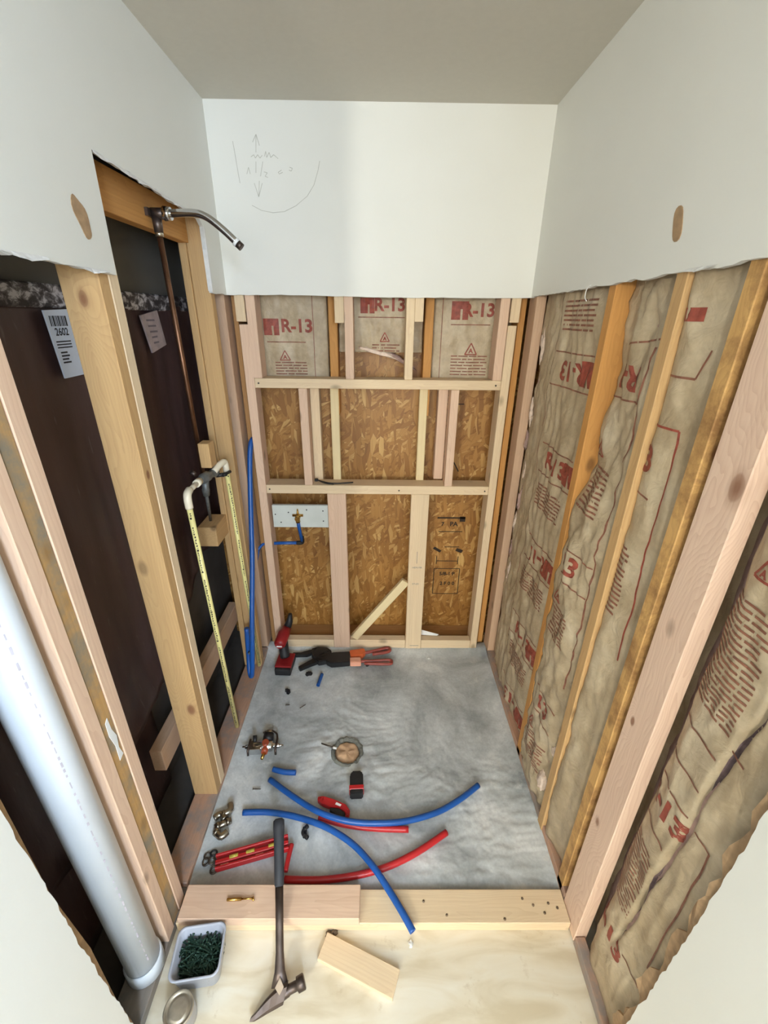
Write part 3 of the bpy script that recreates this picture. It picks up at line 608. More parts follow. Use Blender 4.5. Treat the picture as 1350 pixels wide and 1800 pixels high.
# ------------------------------------------------------------------ insulation batts
def batt(label, frame, u0, u1, v0, v1, depth, prints, seed=0, nu=None, nv=None, back=None, edge_pink=None, group='kraft-faced insulation batts'):
    """depth(u,v): distance coordinate of the paper (x for the right wall, y for the back wall); prints(bmR, bmS, fn)"""
    o = tag(empty('insulation_batt'), label, 'insulation', group)
    if frame == 'R': P = lambda u, v, e=0: Vector((depth(u, v)-e, u, v))
    else: P = lambda u, v, e=0: Vector((u, depth(u, v)-e, v))
    nu = nu or max(8, int((u1-u0)/.008)); nv = nv or int((v1-v0)/.011); bm = bmesh.new()
    g = [[bm.verts.new(P(u0+(u1-u0)*i/nu, v0+(v1-v0)*j/nv)) for j in range(nv+1)] for i in range(nu+1)]
    for i in range(nu):
        for j in range(nv):
            f = bm.faces.new((g[i][j], g[i+1][j], g[i+1][j+1], g[i][j+1])); f.smooth = True
            if edge_pink and edge_pink(u0+(u1-u0)*(i+.5)/nu, v0+(v1-v0)*(j+.5)/nv): f.material_index = 1
    sv = Vector((.002, 0, 0)) if frame == 'R' else Vector((0, .002, 0))
    ex = bmesh.ops.extrude_face_region(bm, geom=bm.faces[:]); bmesh.ops.translate(bm, verts=[v for v in ex['geom'] if isinstance(v, bmesh.types.BMVert)], vec=sv)
    pf = from_bm('paper_facing', bm, [KRAFT, FIBERDARK], o)
    bm = bmesh.new(); nn = 6; mm = int((v1-v0)/.06)+2
    bk_ = back or (.712 if frame == 'R' else 2.092)
    A = []; B = []
    for i in range(nn+1):
        ra = []; rb = []
        for j in range(mm+1):
            u = u0+.004+(u1-u0-.008)*i/nn; v = v0+.004+(v1-v0-.008)*j/mm; q = P(u, v, -.010-.006*abs(noise.noise(Vector((u*30, v*30, seed))))); w = q.copy()
            if frame == 'R': w.x = max(bk_, q.x+.004)
            else: w.y = max(bk_, q.y+.004)
            ra.append(bm.verts.new(q)); rb.append(bm.verts.new(w))
        A.append(ra); B.append(rb)
    for i in range(nn):
        for j in range(mm):
            bm.faces.new((A[i][j], A[i+1][j], A[i+1][j+1], A[i][j+1])); bm.faces.new((B[i][j], B[i][j+1], B[i+1][j+1], B[i+1][j]))
    for i in range(nn):
        for j in (0, mm): bm.faces.new((A[i][j], A[i+1][j], B[i+1][j], B[i][j]))
    for j in range(mm):
        for i in (0, nn): bm.faces.new((A[i][j], A[i][j+1], B[i][j+1], B[i][j]))
    from_bm('fiberglass', bm, FIBER, o)
    prints(Sheet(REDPRINT, pf), Sheet(REDSOFT, pf), lambda u, v: P(u, v, .0016))
    return o
def flip(fn, uc): return lambda a, b: fn(uc-a, b)        # reading direction of the right wall runs towards the camera
@piece('warning_print', 'stuff')
def paragraph(bm, u0, u1, v_top, n, dv, fn, w=.0042, seed=0):
    r = random.Random(seed)
    for i in range(n):
        u = u0; v = v_top-i*dv
        while u < u1-.01:
            L = min(r.uniform(.018, .06), u1-u); put_line(bm, u, v, u+L, v, w, fn); u += L+.005
@piece('warning_triangle')
def triangle(bm, u, v, s, fn, w=.004):
    P3 = [(u-s, v-s*.8), (u+s, v-s*.8), (u, v+s)]
    for a, b in zip(P3, P3[1:]+P3[:1]): put_line(bm, *a, *b, w, fn)
    put_text(bm, 'A', s*1.0, u, v-s*.25, fn, .001)
@piece('printed_logo')
def logo(bm, u, v, s, fn):                                # red square with a flame-like notch left open
    put_rect(bm, u-s, v-s, u-s*.3, v+s, fn, .01); put_rect(bm, u+s*.3, v-s, u+s, v+s, fn, .01); put_rect(bm, u-s*.3, v+s*.15, u+s*.3, v+s, fn, .01); put_rect(bm, u-s*.3, v-s, u+s*.05, v+s*.15, fn, .01)
def wrk(u, v, s, a=.006, f=1.0):
    n1 = noise.noise(Vector((u*14*f, v*5*f, s))); n2 = abs(noise.noise(Vector((u*22*f+3, v*9*f, s+5)))); n3 = noise.noise(Vector((u*40*f, v*30*f, s+9)))
    return a*(n1*1.0-n2*1.1+n3*.25)
def bay(u, u0, u1, p=4): t = (u-u0)/(u1-u0)*2-1; return 1-abs(t)**p
# back wall, top row
def dB(u0, u1, base, bul, s): return lambda u, v: base-bul*bay(u, u0, u1)-wrk(u, v, s, .007)
def pr1(b1, b2, fn):
    put_text(b1, 'R-13', .072, -.365, 1.675, fn, .0022); logo(b1, -.475, 1.672, .033, fn); put_line(b2, -.50, 1.612, -.33, 1.612, .004, fn); put_line(b2, -.295, 1.46, -.295, 1.80, .003, fn); triangle(b1, -.425, 1.555, .022, fn); paragraph(b2, -.47, -.33, 1.527, 6, .012, fn, .005, 1)
batt('insulation in the left top bay of the back frame, printed R-13', 'B', -.58, -.235, 1.455, 2.3, dB(-.58, -.235, 2.045, .02, 2), pr1)
def pr2(b1, b2, fn):
    put_text(b1, 'R-13', .07, .035, 1.762, fn, .002); logo(b1, -.06, 1.76, .03, fn); put_line(b2, -.10, 1.715, .10, 1.715, .004, fn); triangle(b1, .015, 1.635, .02, fn); paragraph(b2, -.04, .08, 1.605, 3, .012, fn, .005, 2)
batt('torn insulation in the middle top bay, strand board showing below it', 'B', -.185, .18, 1.575, 2.3, lambda u, v: 2.05-.02*bay(u, -.185, .18)-wrk(u, v, 4, .012)-.02*max(0, 1-(v-1.575)/.06), pr2)
bm = bmesh.new()
def tuft(name, c, s, n, mat, parent, seed=0, amp=.5):
    bm = bmesh.new(); bmesh.ops.create_icosphere(bm, subdivisions=3, radius=1)
    for v in bm.verts:
        k = 1+amp*fbm(v.co*1.7+Vector((seed*3.1, 0, 0)), 3); v.co = Vector((v.co.x*s[0]*k, v.co.y*s[1]*k, v.co.z*s[2]*k))
    o = from_bm(name, bm, mat, parent, True, loc=c); return o
def pr3(b1, b2, fn):
    put_text(b1, 'R-13', .072, .415, 1.745, fn, .0022); logo(b1, .335, 1.745, .036, fn); put_line(b2, .30, 1.69, .47, 1.69, .004, fn); put_line(b2, .262, 1.46, .262, 1.80, .003, fn); triangle(b1, .395, 1.59, .026, fn, .005); paragraph(b2, .31, .47, 1.562, 7, .013, fn, .005, 3)
batt('insulation in the right top bay of the back frame, printed R-13', 'B', .225, .565, 1.462, 2.3, dB(.225, .565, 2.045, .02, 6), pr3)
tb = bpy.data.objects['insulation_batt.001']; o = tuft('fiberglass_tuft', (-.02, 2.03, 1.575), (.10, .02, .012), 3, FIBERW, tb, 3); o.rotation_euler = (0, .25, 0); o = tuft('fiberglass_tuft', (.08, 2.04, 1.545), (.08, .015, .010), 3, FIBER, tb, 5); o.rotation_euler = (0, .5, 0)
# right wall
def sm(a, b, x): t = min(1, max(0, (x-a)/(b-a))); return t*t*(3-2*t)
d1 = lambda u, v: .648-.026*bay(u, 1.289, 1.867, 3)-wrk(u, v, 12, .013)-.006*sm(1.0, .2, v)
def prR1(b1, b2, fn0):
    fn = flip(fn0, 0); U = lambda y: -y
    for z, k in ((1.73, 0), (1.40, 1), (1.02, 2), (.62, 3), (.25, 4)):
        put_line(b2, U(1.62), z-.115, U(1.36), z-.115, .0045, fn)
        put_text(b1, 'R-13', .085, U(1.48), z-.17, fn, .003, math.pi if k % 2 == 0 else 0); logo(b1, U(1.375), z-.17, .038, fn)
        put_line(b2, U(1.62), z-.225, U(1.345), z-.225, .0045, fn); paragraph(b2, U(1.60), U(1.38), z-.27 if k else z+.04, 7, .014, fn, .006, k+5)
    put_line(b2, U(1.335), .05, U(1.335), 1.79, .0045, fn); put_line(b2, U(1.64), .05, U(1.64), 1.79, .003, fn)
batt('broad insulation bay beside the back corner on the right wall', 'R', 1.2885, 1.866, .03, 2.3, d1, prR1, 1)
def d2(u, v):
    t = (u-.998)/(1.25-.998); edge = .655-.052*sm(1.34, 1.12, v)
    return .637+(edge-.637)*t-.026*bay(u, .998, 1.25, 2)*(.4+.6*sm(1.75, 1.3, v))-wrk(u, v, 21, .017, 1.2)
def prR2(b1, b2, fn0):
    fn = flip(fn0, 0); U = lambda y: -y
    put_line(b2, U(1.19), 1.66, U(1.03), 1.68, .0045, fn); put_text(b1, 'R-1', .08, U(1.15), 1.585, fn, .003, math.pi); put_line(b2, U(1.22), 1.525, U(1.06), 1.53, .0045, fn); put_line(b2, U(1.055), .6, U(1.055), 1.66, .0045, fn)
    triangle(b1, U(1.19), 1.385, .026, fn, .005); paragraph(b2, U(1.225), U(1.10), 1.33, 10, .0145, fn, .006, 41)
    put_text(b1, '13', .085, U(1.16), 1.01, fn, .003); put_line(b2, U(1.22), 1.06, U(1.06), 1.06, .0045, fn); put_line(b2, U(1.22), .955, U(1.06), .955, .0045, fn); triangle(b1, U(1.19), .88, .024, fn, .005); paragraph(b2, U(1.22), U(1.10), .84, 9, .0145, fn, .006, 43)
    put_text(b1, '13', .085, U(1.14), .42, fn, .003); put_line(b2, U(1.22), .47, U(1.06), .47, .0045, fn); put_line(b2, U(1.22), .37, U(1.06), .37, .0045, fn); triangle(b1, U(1.19), .30, .024, fn, .005); paragraph(b2, U(1.22), U(1.08), .26, 9, .0145, fn, .006, 44)
batt('torn crumpled insulation between the golden stud and the tan stud', 'R', .9985, 1.2495, .03, 2.3, d2, prR2, 2)
d3 = lambda u, v: .640-.022*sm(.86, .955, u)-.014*bay(u, .812, .960, 3)-wrk(u, v, 31, .009)-.006*sm(1.1, .4, v)
def prR3(b1, b2, fn0):
    fn = flip(fn0, 0); U = lambda y: -y
    put_rect(b1, U(.95), 1.715, U(.905), 1.74, fn); put_line(b2, U(.955), 1.61, U(.885), 1.61, .0045, fn); put_line(b2, U(.885), 1.61, U(.865), 1.665, .0045, fn)
    put_line(b1, U(.955), 1.505, U(.885), 1.505, .005, fn); put_line(b1, U(.885), 1.505, U(.868), .9, .0045, fn); put_text(b1, '3', .085, U(.945), 1.425, fn, .003); put_line(b2, U(.955), 1.345, U(.91), 1.34, .0045, fn)
    paragraph(b2, U(.955), U(.915), 1.20, 14, .0145, fn, .006, 51)
batt('insulation strip between the tan stud and the knotty old stud', 'R', .8125, .9595, .03, 2.3, d3, prR3, 3)
def crack(v):
    pts = [(1.9, .47), (1.21, .497), (1.076, .507), (.93, .522), (.748, .527), (.562, .545), (.40, .55), (.327, .552), (.20, .572), (.04, .60)]
    for (a, b), (c, d) in zip(pts, pts[1:]):
        if c <= v <= a: return b+(d-b)*(a-v)/(a-c)
    return .6
def crack2(v): return crack(v)+.006*noise.noise(Vector((v*11, 0, 0)))+.0025*noise.noise(Vector((v*30, 4, 0)))
def d5(u, v):
    g = math.exp(-((u-crack2(v))/.0065)**2)*sm(.15, .35, v)
    return .650-.026*sm(.660, .60, u)*bay(u, .38, .72, 4)+.032*sm(.64, .68, u)+.018*g-wrk(u, v, 61, .008)+.03*sm(.46, .40, u)
def prR5(b1, b2, fn0):
    fn = flip(fn0, 0); U = lambda y: -y
    triangle(b1, U(.595), 1.345, .02, fn, .005); paragraph(b2, U(.645), U(.53), 1.28, 20, .0125, fn, .0048, 71); put_text(b1, 'R-13', .075, U(.595), .745, fn, .003)
    put_line(b2, U(.65), .80, U(.535), .80, .0045, fn); put_line(b2, U(.65), .88, U(.535), .88, .0045, fn); put_line(b2, U(.65), .98, U(.53), .98, .0045, fn); put_line(b2, U(.65), .66, U(.55), .66, .0045, fn)
    paragraph(b2, U(.64), U(.56), .59, 20, .0125, fn, .0048, 72); put_text(b1, 'R-13', .075, U(.60), .215, fn, .003)
    put_line(b2, U(.52), 1.02, U(.485), 1.02, .004, fn); put_line(b2, U(.51), .80, U(.47), .80, .004, fn); put_line(b2, U(.47), .35, U(.47), .80, .004, fn); put_line(b2, U(.53), .25, U(.47), .25, .004, fn)
batt('split insulation nearest the camera beside the wide pink stud', 'R', .38, .775, .0, 2.3, d5, prR5, 5, nu=130)
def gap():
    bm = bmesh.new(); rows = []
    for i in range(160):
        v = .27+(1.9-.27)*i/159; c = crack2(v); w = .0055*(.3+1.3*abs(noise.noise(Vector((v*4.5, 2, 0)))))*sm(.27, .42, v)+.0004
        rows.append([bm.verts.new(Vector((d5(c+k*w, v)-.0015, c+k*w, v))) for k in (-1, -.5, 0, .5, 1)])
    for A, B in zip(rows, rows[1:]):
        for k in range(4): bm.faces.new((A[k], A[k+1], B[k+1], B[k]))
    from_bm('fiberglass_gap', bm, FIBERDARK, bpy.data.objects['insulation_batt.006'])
gap()
b2_ = bpy.data.objects['insulation_batt.004']
for c, s, k in (((.632, 1.02, .40), (.012, .016, .03), 1), ((.625, 1.03, .33), (.014, .020, .022), 2), ((.62, .99, .30), (.012, .012, .016), 4), ((.618, 1.05, .15), (.02, .03, .04), 6)): tuft('fiberglass_tuft', c, s, 3, FIBERW, b2_, k)
b1_ = bpy.data.objects['insulation_batt.003']
for i in range(9): tuft('fiberglass_tuft', (.640+.004*math.sin(i*2.1), 1.825-.02*math.sin(i*1.7), 1.62-.13*i), (.007, .012, .045), 3, FIBER if i % 2 else FIBERW, b1_, 10+i, 1.0)
# ------------------------------------------------------------------ shower floor and curb
def shower_floor():
    o = tag(empty('floor_mortar'), 'rough grey mortar shower floor', kind='structure')
    bm = bmesh.new(); nx, ny = 240, 230; g = []; x0, x1, y0, y1 = XLS-.01, XRS+.01, .765, 1.955; dc = Vector((-.135, 1.285))
    for i in range(nx+1):
        row = []
        for j in range(ny+1):
            x = x0+(x1-x0)*i/nx; y = y0+(y1-y0)*j/ny; r = math.hypot(x-dc.x, y-dc.y)
            rough = .16+1.0*math.exp(-(r/.24)**2)+.5*sm(-.05, .25, x)*sm(1.35, 1.1, y); sw = noise.noise(Vector((x*4, y*4, 8)))*.12; z = MZ+.005*fbm((x*3.2, y*3.2, 0), 3)+.0042*rough*fbm((x*26+sw*30, y*34, 3), 5)+.0045*rough*abs(noise.noise(Vector((x*19+sw*20, y*26, 5))))
            z += .012*math.exp(-(min(x-x0, x1-x)/.05)**2)+.016*math.exp(-((y1-.03-y)/.05)**2)-.006*math.exp(-(r/.25)**2)-.012*math.exp(-((y-y0)/.035)**2)
            if r < .062: z = MZ-.04
            row.append(bm.verts.new((x, y, z)))
        g.append(row)
    for i in range(nx):
        for j in range(ny): f = bm.faces.new((g[i][j], g[i+1][j], g[i+1][j+1], g[i][j+1])); f.smooth = True
    from_bm('mortar_bed', bm, MORTAR, o)
shower_floor()
CU = tag(empty('shower_curb', (0, .735, SUB)), 'curb of stacked pale boards between the mortar floor and the plywood', 'curb')
for nm, a in (('lower_board', (-.62, .604, .690, .778, SUB, .008)), ('upper_board', (-.606, -.053, .685, .773, .0085, .047))):
    o = board(nm, *a, NEWPALE if nm == 'lower_board' else NEWPINK, CU); o.location -= Vector((0, .735, SUB))
for x, y in ((.15, .745), (.22, .71), (.47, .752), (.50, .735), (.53, .715), (.55, .74), (.40, .70), (.575, .728)):
    bm = bmesh.new(); add_lathe(bm, [(0, .0015), (.004, .001), (.004, -.001), (0, -.001)], 8, Matrix.Translation((x, y-.735, .0085-SUB))); from_bm('screw_hole', bm, CLOD, CU)
# drain
def drain():
    c = Vector((-.135, 1.285, MZ)); o = tag(empty('floor_drain', c), 'round floor drain with a crumbly rim and tan plug in the mortar', 'drain')
    bm = bmesh.new(); seg = 48; prof = [(.052, -.04), (.055, -.004), (.059, .004), (.065, .005), (.070, -.001), (.073, -.02)]; rings = []
    for r, z in prof: rings.append([bm.verts.new(((r+.009*noise.noise(Vector((math.cos(a)*3, math.sin(a)*3, z*60))))*math.cos(a), (r+.009*noise.noise(Vector((math.cos(a)*3+5, math.sin(a)*3, z*60))))*math.sin(a), z+.008*noise.noise(Vector((math.cos(a)*5, math.sin(a)*5, 2))))) for a in [2*math.pi*k/seg for k in range(seg)]])
    for A, B in zip(rings, rings[1:]):
        for k in range(seg): bm.faces.new((A[k], A[(k+1) % seg], B[(k+1) % seg], B[k]))
    from_bm('rim', bm, GREYMUD, o)
    bm = bmesh.new(); add_lathe(bm, [(0, -.004), (.012, -.003), (.02, -.004), (.03, -.005), (.04, -.006), (.048, -.008), (.053, -.014), (.053, -.04)], 36)
    for v in bm.verts: v.co.z += .009*fbm((v.co.x*34, v.co.y*34, 1), 3)
    from_bm('plug', bm, TANMUD, o, True)
    bm = bmesh.new(); add_tube(bm, [Vector((-.115, .028, .012)), Vector((-.062, .008, .012))], [.003, .004], 8); from_bm('wire', bm, SCREWM, o)
    bm = bmesh.new(); add_tube(bm, [Vector((-.062, .008, .012)), Vector((-.045, .004, .012))], .0048, 8); from_bm('wire_tip', bm, WHITE, o)
drain()
# ------------------------------------------------------------------ pipes of the left wall
def drain_pipe():
    o = tag(empty('drain_pipe', (-.664, .598, .0)), 'thick white plastic drain pipe standing in the left wall cavity', 'pipe')
    bm = bmesh.new(); add_tube(bm, [(0, 0, 0), (0, 0, 2.3)], .044, 32); from_bm('pipe', bm, PVCW, o)
    bm = bmesh.new(); add_lathe(bm, [(.0445, 0), (.0495, .002), (.0495, .05), (.047, .053), (.0445, .053)], 32); from_bm('coupling', bm, PVCW, o)
    bm = bmesh.new(); r = .0446; fn = lambda u, v: Vector((r*math.cos(-.55+v/r), r*math.sin(-.55+v/r), u)); rr = random.Random(2); z = .1
    while z < 1.4:
        L = rr.uniform(.006, .02); put_line(bm, z, 0.0, z+L, 0.0, rr.uniform(.0015, .004), fn, 1); z += L+rr.uniform(.004, .02)
    from_bm('print_line', bm, PVCP, o)['kind'] = 'stuff'
drain_pipe()
def shower_riser():
    o = tag(empty('shower_riser', (-.658, 1.50, 1.2)), 'copper riser with a chrome shower arm bent out of the wall', 'pipe'); O = Vector((-.658, 1.50, 1.2))
    L = lambda *p: [Vector(q)-O for q in p]
    tube('pipe', L((-.692, 1.60, 1.10), (-.676, 1.555, 1.5), (-.656, 1.497, 1.93)), .0085, COPPER, o)
    tube('solder_ring', L((-.656, 1.497, 1.925), (-.656, 1.497, 1.937)), .0115, SOLDER, o)
    bm = bmesh.new(); add_tube(bm, L((-.656, 1.497, 1.935), (-.656, 1.497, 1.975)), [.0125, .014]); add_tube(bm, L((-.668, 1.497, 1.982), (-.625, 1.497, 1.982)), [.015, .0145]); add_box(bm, *[a for a in (-.016, -.006, -.035, .035, .772, .792)]); from_bm('elbow', bm, STEEL, o)
    bm = bmesh.new(); add_tube(bm, L((-.632, 1.497, 1.982), (-.612, 1.497, 1.982)), [.019, .0165]); from_bm('flange', bm, CHROME, o)
    bm = bmesh.new(); add_tube(bm, smooth_path(L((-.625, 1.497, 1.982), (-.55, 1.500, 1.985), (-.51, 1.50, 1.975), (-.468, 1.502, 1.945), (-.435, 1.504, 1.915)), 6), .0105); sa = from_bm('shower_arm', bm, CHROME, o)
    bm = bmesh.new(); add_tube(bm, L((-.4375, 1.504, 1.917), (-.431, 1.5045, 1.911)), .0125); from_bm('thread_tape', bm, WHITE, sa)
    bm = bmesh.new(); add_tube(bm, L((-.431, 1.5045, 1.911), (-.420, 1.505, 1.901)), .0112); from_bm('threaded_end', bm, STEEL, sa)
shower_riser()
def old_valve():
    O = Vector((-.645, 1.53, 1.16)); o = tag(empty('old_valve', O), 'dull grey old shower valve body on the plumbing beneath the upright block', 'valve'); L = lambda *p: [Vector(q)-O for q in p]
    bm = bmesh.new(); add_tube(bm, L((-.648, 1.462, 1.172), (-.648, 1.48, 1.172), (-.647, 1.484, 1.171), (-.645, 1.525, 1.168), (-.645, 1.53, 1.167), (-.643, 1.575, 1.162), (-.643, 1.579, 1.162), (-.642, 1.598, 1.16)), [.014, .014, .019, .019, .0145, .0145, .018, .017]); from_bm('body', bm, DULLVALVE, o)
    bm = bmesh.new(); add_tube(bm, L((-.648, 1.505, 1.16), (-.652, 1.508, 1.125), (-.653, 1.509, 1.12), (-.656, 1.513, 1.095)), [.014, .0125, .0145, .0115]); from_bm('outlet_nut', bm, DULLVALVE, o)
    tube('tailpipe', L((-.655, 1.512, 1.10), (-.735, 1.695, .90)), .0062, DULLVALVE, o)
    bm = bmesh.new(); add_tube(bm, L((-.665, 1.475, 1.19), (-.682, 1.478, 1.20)), [.008, .010], 10); from_bm('stem', bm, STEEL, o)
    bm = bmesh.new(); add_tube(bm, L((-.64, 1.592, 1.146), (-.604, 1.612, 1.146)), [.008, .008]); add_tube(bm, L((-.612, 1.59, 1.147), (-.60, 1.64, 1.147)), .006); from_bm('bracket', bm, BLACK, o)
old_valve()
def pipe_print(bm, p0, p1, r, side, seed):
    p0 = Vector(p0); p1 = Vector(p1); d = (p1-p0); L = d.length; d.normalize(); s = (Vector(side)-d*Vector(side).dot(d)).normalized(); w = d.cross(s); rr = random.Random(seed)
    fn = lambda u, v: p0+d*u+(s*math.cos(v/r)+w*math.sin(v/r))*(r+.0005); z = .03
    while z < L-.03:
        l = rr.uniform(.003, .009)
        for k in range(2): put_line(bm, z, rr.uniform(-.002, .002), z+l, rr.uniform(-.002, .002), rr.uniform(.0015, .004), fn, 1)
        z += l+rr.choice((.003, .004, .03 if rr.random() < .15 else .004))
def cpvc():
    O = Vector((-.62, 1.37, 0)); o = tag(empty('supply_pipe', O), 'yellow plastic supply pipe, the nearer one, elbowed to the old valve', 'pipe', 'yellow supply pipes'); a, b = Vector((-.623, 1.292, 1.155)), Vector((-.640, 1.385, .01))
    tube('pipe', [a-O, b-O], .0095, CPVC, o)
    bm = bmesh.new(); pipe_print(bm, a-O, b-O, .0095, (.2, -1, .4), 4); from_bm('print_line', bm, DARKPRINT, o)['kind'] = 'stuff'
    tube('elbow', [Vector(q)-O for q in smooth_path([(-.623, 1.293, 1.14), (-.622, 1.290, 1.172), (-.624, 1.30, 1.187), (-.628, 1.325, 1.190)], 4)], .0128, CPVCF, o)
    tube('cross_pipe', [Vector(q)-O for q in ((-.627, 1.315, 1.189), (-.640, 1.425, 1.180))], .0088, CPVCF, o); tube('socket', [Vector(q)-O for q in ((-.637, 1.405, 1.182), (-.643, 1.445, 1.177))], .0135, CPVCF, o)
    O = Vector((-.60, 1.66, 0)); o = tag(empty('supply_pipe', O), 'yellow plastic supply pipe behind the tall blue tube', 'pipe', 'yellow supply pipes'); a, b = Vector((-.616, 1.645, 1.160)), Vector((-.632, 1.748, .030))
    tube('pipe', [a-O, b-O], .0095, CPVC, o)
    bm = bmesh.new(); pipe_print(bm, a-O, b-O, .0095, (.6, -1, .4), 9); from_bm('print_line', bm, DARKPRINT, o)['kind'] = 'stuff'
    tube('elbow', [Vector(q)-O for q in smooth_path([(-.616, 1.645, 1.14), (-.616, 1.643, 1.175), (-.618, 1.635, 1.188), (-.627, 1.605, 1.184), (-.638, 1.575, 1.168)], 4)], .0122, CPVCF, o)
cpvc()
def tall_blue():
    o = tag(empty('water_tube', (-.60, 1.6, .1)), 'tall blue tube rising in the back left corner', 'pipe'); O = Vector((-.60, 1.6, .1))
    pts = [(-.640, 1.67, .34), (-.640, 1.645, .20), (-.634, 1.612, .125), (-.624, 1.597, .105), (-.615, 1.594, .14), (-.604, 1.602, .25), (-.598, 1.655, .44), (-.597, 1.755, .68), (-.600, 1.85, .95), (-.598, 1.905, 1.12), (-.592, 1.93, 1.185), (-.585, 1.955, 1.20)]
    tube('tube', [Vector(q)-O for q in smooth_path(pts, 6)], .0115, BLUE, o)
    bm = bmesh.new(); add_tube(bm, [Vector(q)-O for q in ((-.636, 1.645, .215), (-.622, 1.612, .235))], .006, 8); from_bm('clip', bm, BLACK, o)
tall_blue()
# stickers on the brown panel
def sticker1():
    o = tag(empty('barcode_sticker', (-.82, 1.2, 1.6)), 'white barcode sticker numbered 2602 on the dark panel', 'sticker'); O = Vector((-.82, 1.2, 1.6)); F = lambda u, v, e=0: Vector((-.8165+e, 1.152+u, 1.722-v))-O
    bm = bmesh.new(); extrude_poly(bm, [(0, 0), (.10, -.004), (.105, .158), (.012, .160)], lambda a, b, c: F(a, b, c), -.004); from_bm('paper', bm, STICKER, o)
    bm = bmesh.new(); f2 = lambda u, v: F(u, v, .0008); u = .012
    for w in (.004, .002, .006, .002, .003, .005, .002, .004, .003, .006): put_line(bm, u+w/2, .012, u+w/2, .036, w, f2, 1); u += w+.0028
    put_text(bm, '2602', .025, .045, .050, lambda a, b: f2(a, .100-b), .0005)
    for k in range(3): put_line(bm, .014, .072+.007*k, .07, .072+.007*k, .003, f2, 1)
    for k in range(4): put_line(bm, .02, .098+.008*k, .045+.006*(k % 2), .098+.008*k, .004, f2, 1)
    from_bm('barcode_print', bm, INK, o)
sticker1()
def sticker2():
    o = tag(empty('paper_sticker', (-.82, 1.7, 1.65)), 'small crinkled grey sticker on the dark panel beside the copper riser', 'sticker'); O = Vector((-.82, 1.7, 1.65)); F = lambda u, v, e=0: Vector((-.814+e, 1.605+u, 1.712-v-u*.10))-O
    bm = bmesh.new(); extrude_poly(bm, [(0, 0), (.125, -.03), (.150, .085), (.035, .118)], lambda a, b, c: F(a, b, c), -.006); from_bm('paper', bm, STICKER2, o)
    bm = bmesh.new(); f2 = lambda u, v: F(u, v, .0006)
    for k in range(5): put_line(bm, .03+.006*k, .012+.018*k, .09+.004*(k % 3), .006+.018*k, .006, f2, 1)
    from_bm('faded_print', bm, INKSOFT, o)
sticker2()
# ------------------------------------------------------------------ loose tubes on the floor
FZ = MZ+.006
def pex(name, label, pix, mat, r=.0108, group=None, zs=None):
    pts = [fl(px, py, (zs[i] if zs else FZ+r)) for i, (px, py) in enumerate(pix)]
    O = pts[0].copy(); O.z = FZ; sp = smooth_path([p-O for p in pts], 6)
    o = tube(name, sp, r, mat, None, 16, .72); o.location = O; tag(o, label, 'tube', group); return o
pex('water_tube', 'long curved blue tube whose right end points to the insulated wall', [(474, 1370), (515, 1400), (560, 1427), (610, 1443), (660, 1447), (715, 1443), (770, 1427), (810, 1404), (841, 1380)], BLUE, group='cut water tubes on the mortar', zs=[FZ+h for h in (.011, .018, .032, .035, .030, .020, .012, .011, .011)])
pex('water_tube', 'long blue tube drooping over the curb onto its front', [(427, 1428), (475, 1428), (525, 1437), (575, 1455), (620, 1484), (655, 1522), (685, 1567), (708, 1605), (726, 1638)], BLUE, group='cut water tubes on the mortar', zs=[FZ+.011, FZ+.012, FZ+.02, FZ+.028, FZ+.032, FZ+.036, .026, .024, .018])
pex('water_tube', 'short straight blue tube offcut just below the brass valve', [(480, 1352), (500, 1357), (520, 1358)], BLUE)
pex('water_tube', 'tiny blue tube offcut in front of the orange-handled tool', [(566, 1185), (559, 1205)], BLUE, .009)
pex('water_tube', 'shorter straight red tube lying against the long blue tube', [(560, 1438), (610, 1450), (660, 1456), (718, 1458)], RED)
pex('water_tube', 'long curved red tube crossing under the drooping blue tube', [(500, 1546), (560, 1547), (620, 1540), (680, 1524), (735, 1497), (785, 1463)], RED)
pex('water_tube', 'short red tube piece half hidden behind the hammer grip', [(513, 1484), (507, 1508), (502, 1532)], RED, .008)
# ------------------------------------------------------------------ small fittings
def elbow(name, label, px, py, mat, a, s=1.0, r=.009, grp=None):
    p = fl(px, py, FZ); bm = bmesh.new(); L = .022*s
    add_tube(bm, smooth_path([(-L, 0, r), (-L*.3, 0, r), (0, L*.3, r), (0, L, r)], 4), [r]*13, 12, .7); add_tube(bm, [(-L*.55, 0, r), (-L*.45, 0, r)], r*1.35, 12); add_tube(bm, [(0, L*.45, r), (0, L*.55, r)], r*1.35, 12)
    o = from_bm(name, bm, mat, loc=p, rot=(0, 0, a)); return tag(o, label, 'fitting', grp)
elbow('pipe_elbow', 'black plastic elbow between the hammer grip and the red tubes', 531, 1466, BLACK, -2.2, 1.35, .0075)
elbow('pipe_elbow', 'black plastic elbow just below the orange-handled tool head', 543, 1185, BLACK, 2.6, .8, .009)
elbow('pipe_elbow', 'black plastic elbow with a white ring left of the blue scrap', 508, 1216, BLACK, 1.5, .8, .0085)
elbow('pipe_elbow', 'tiny black elbow under the lower orange handle', 648, 1170, BLACK, .4, .7, .007)
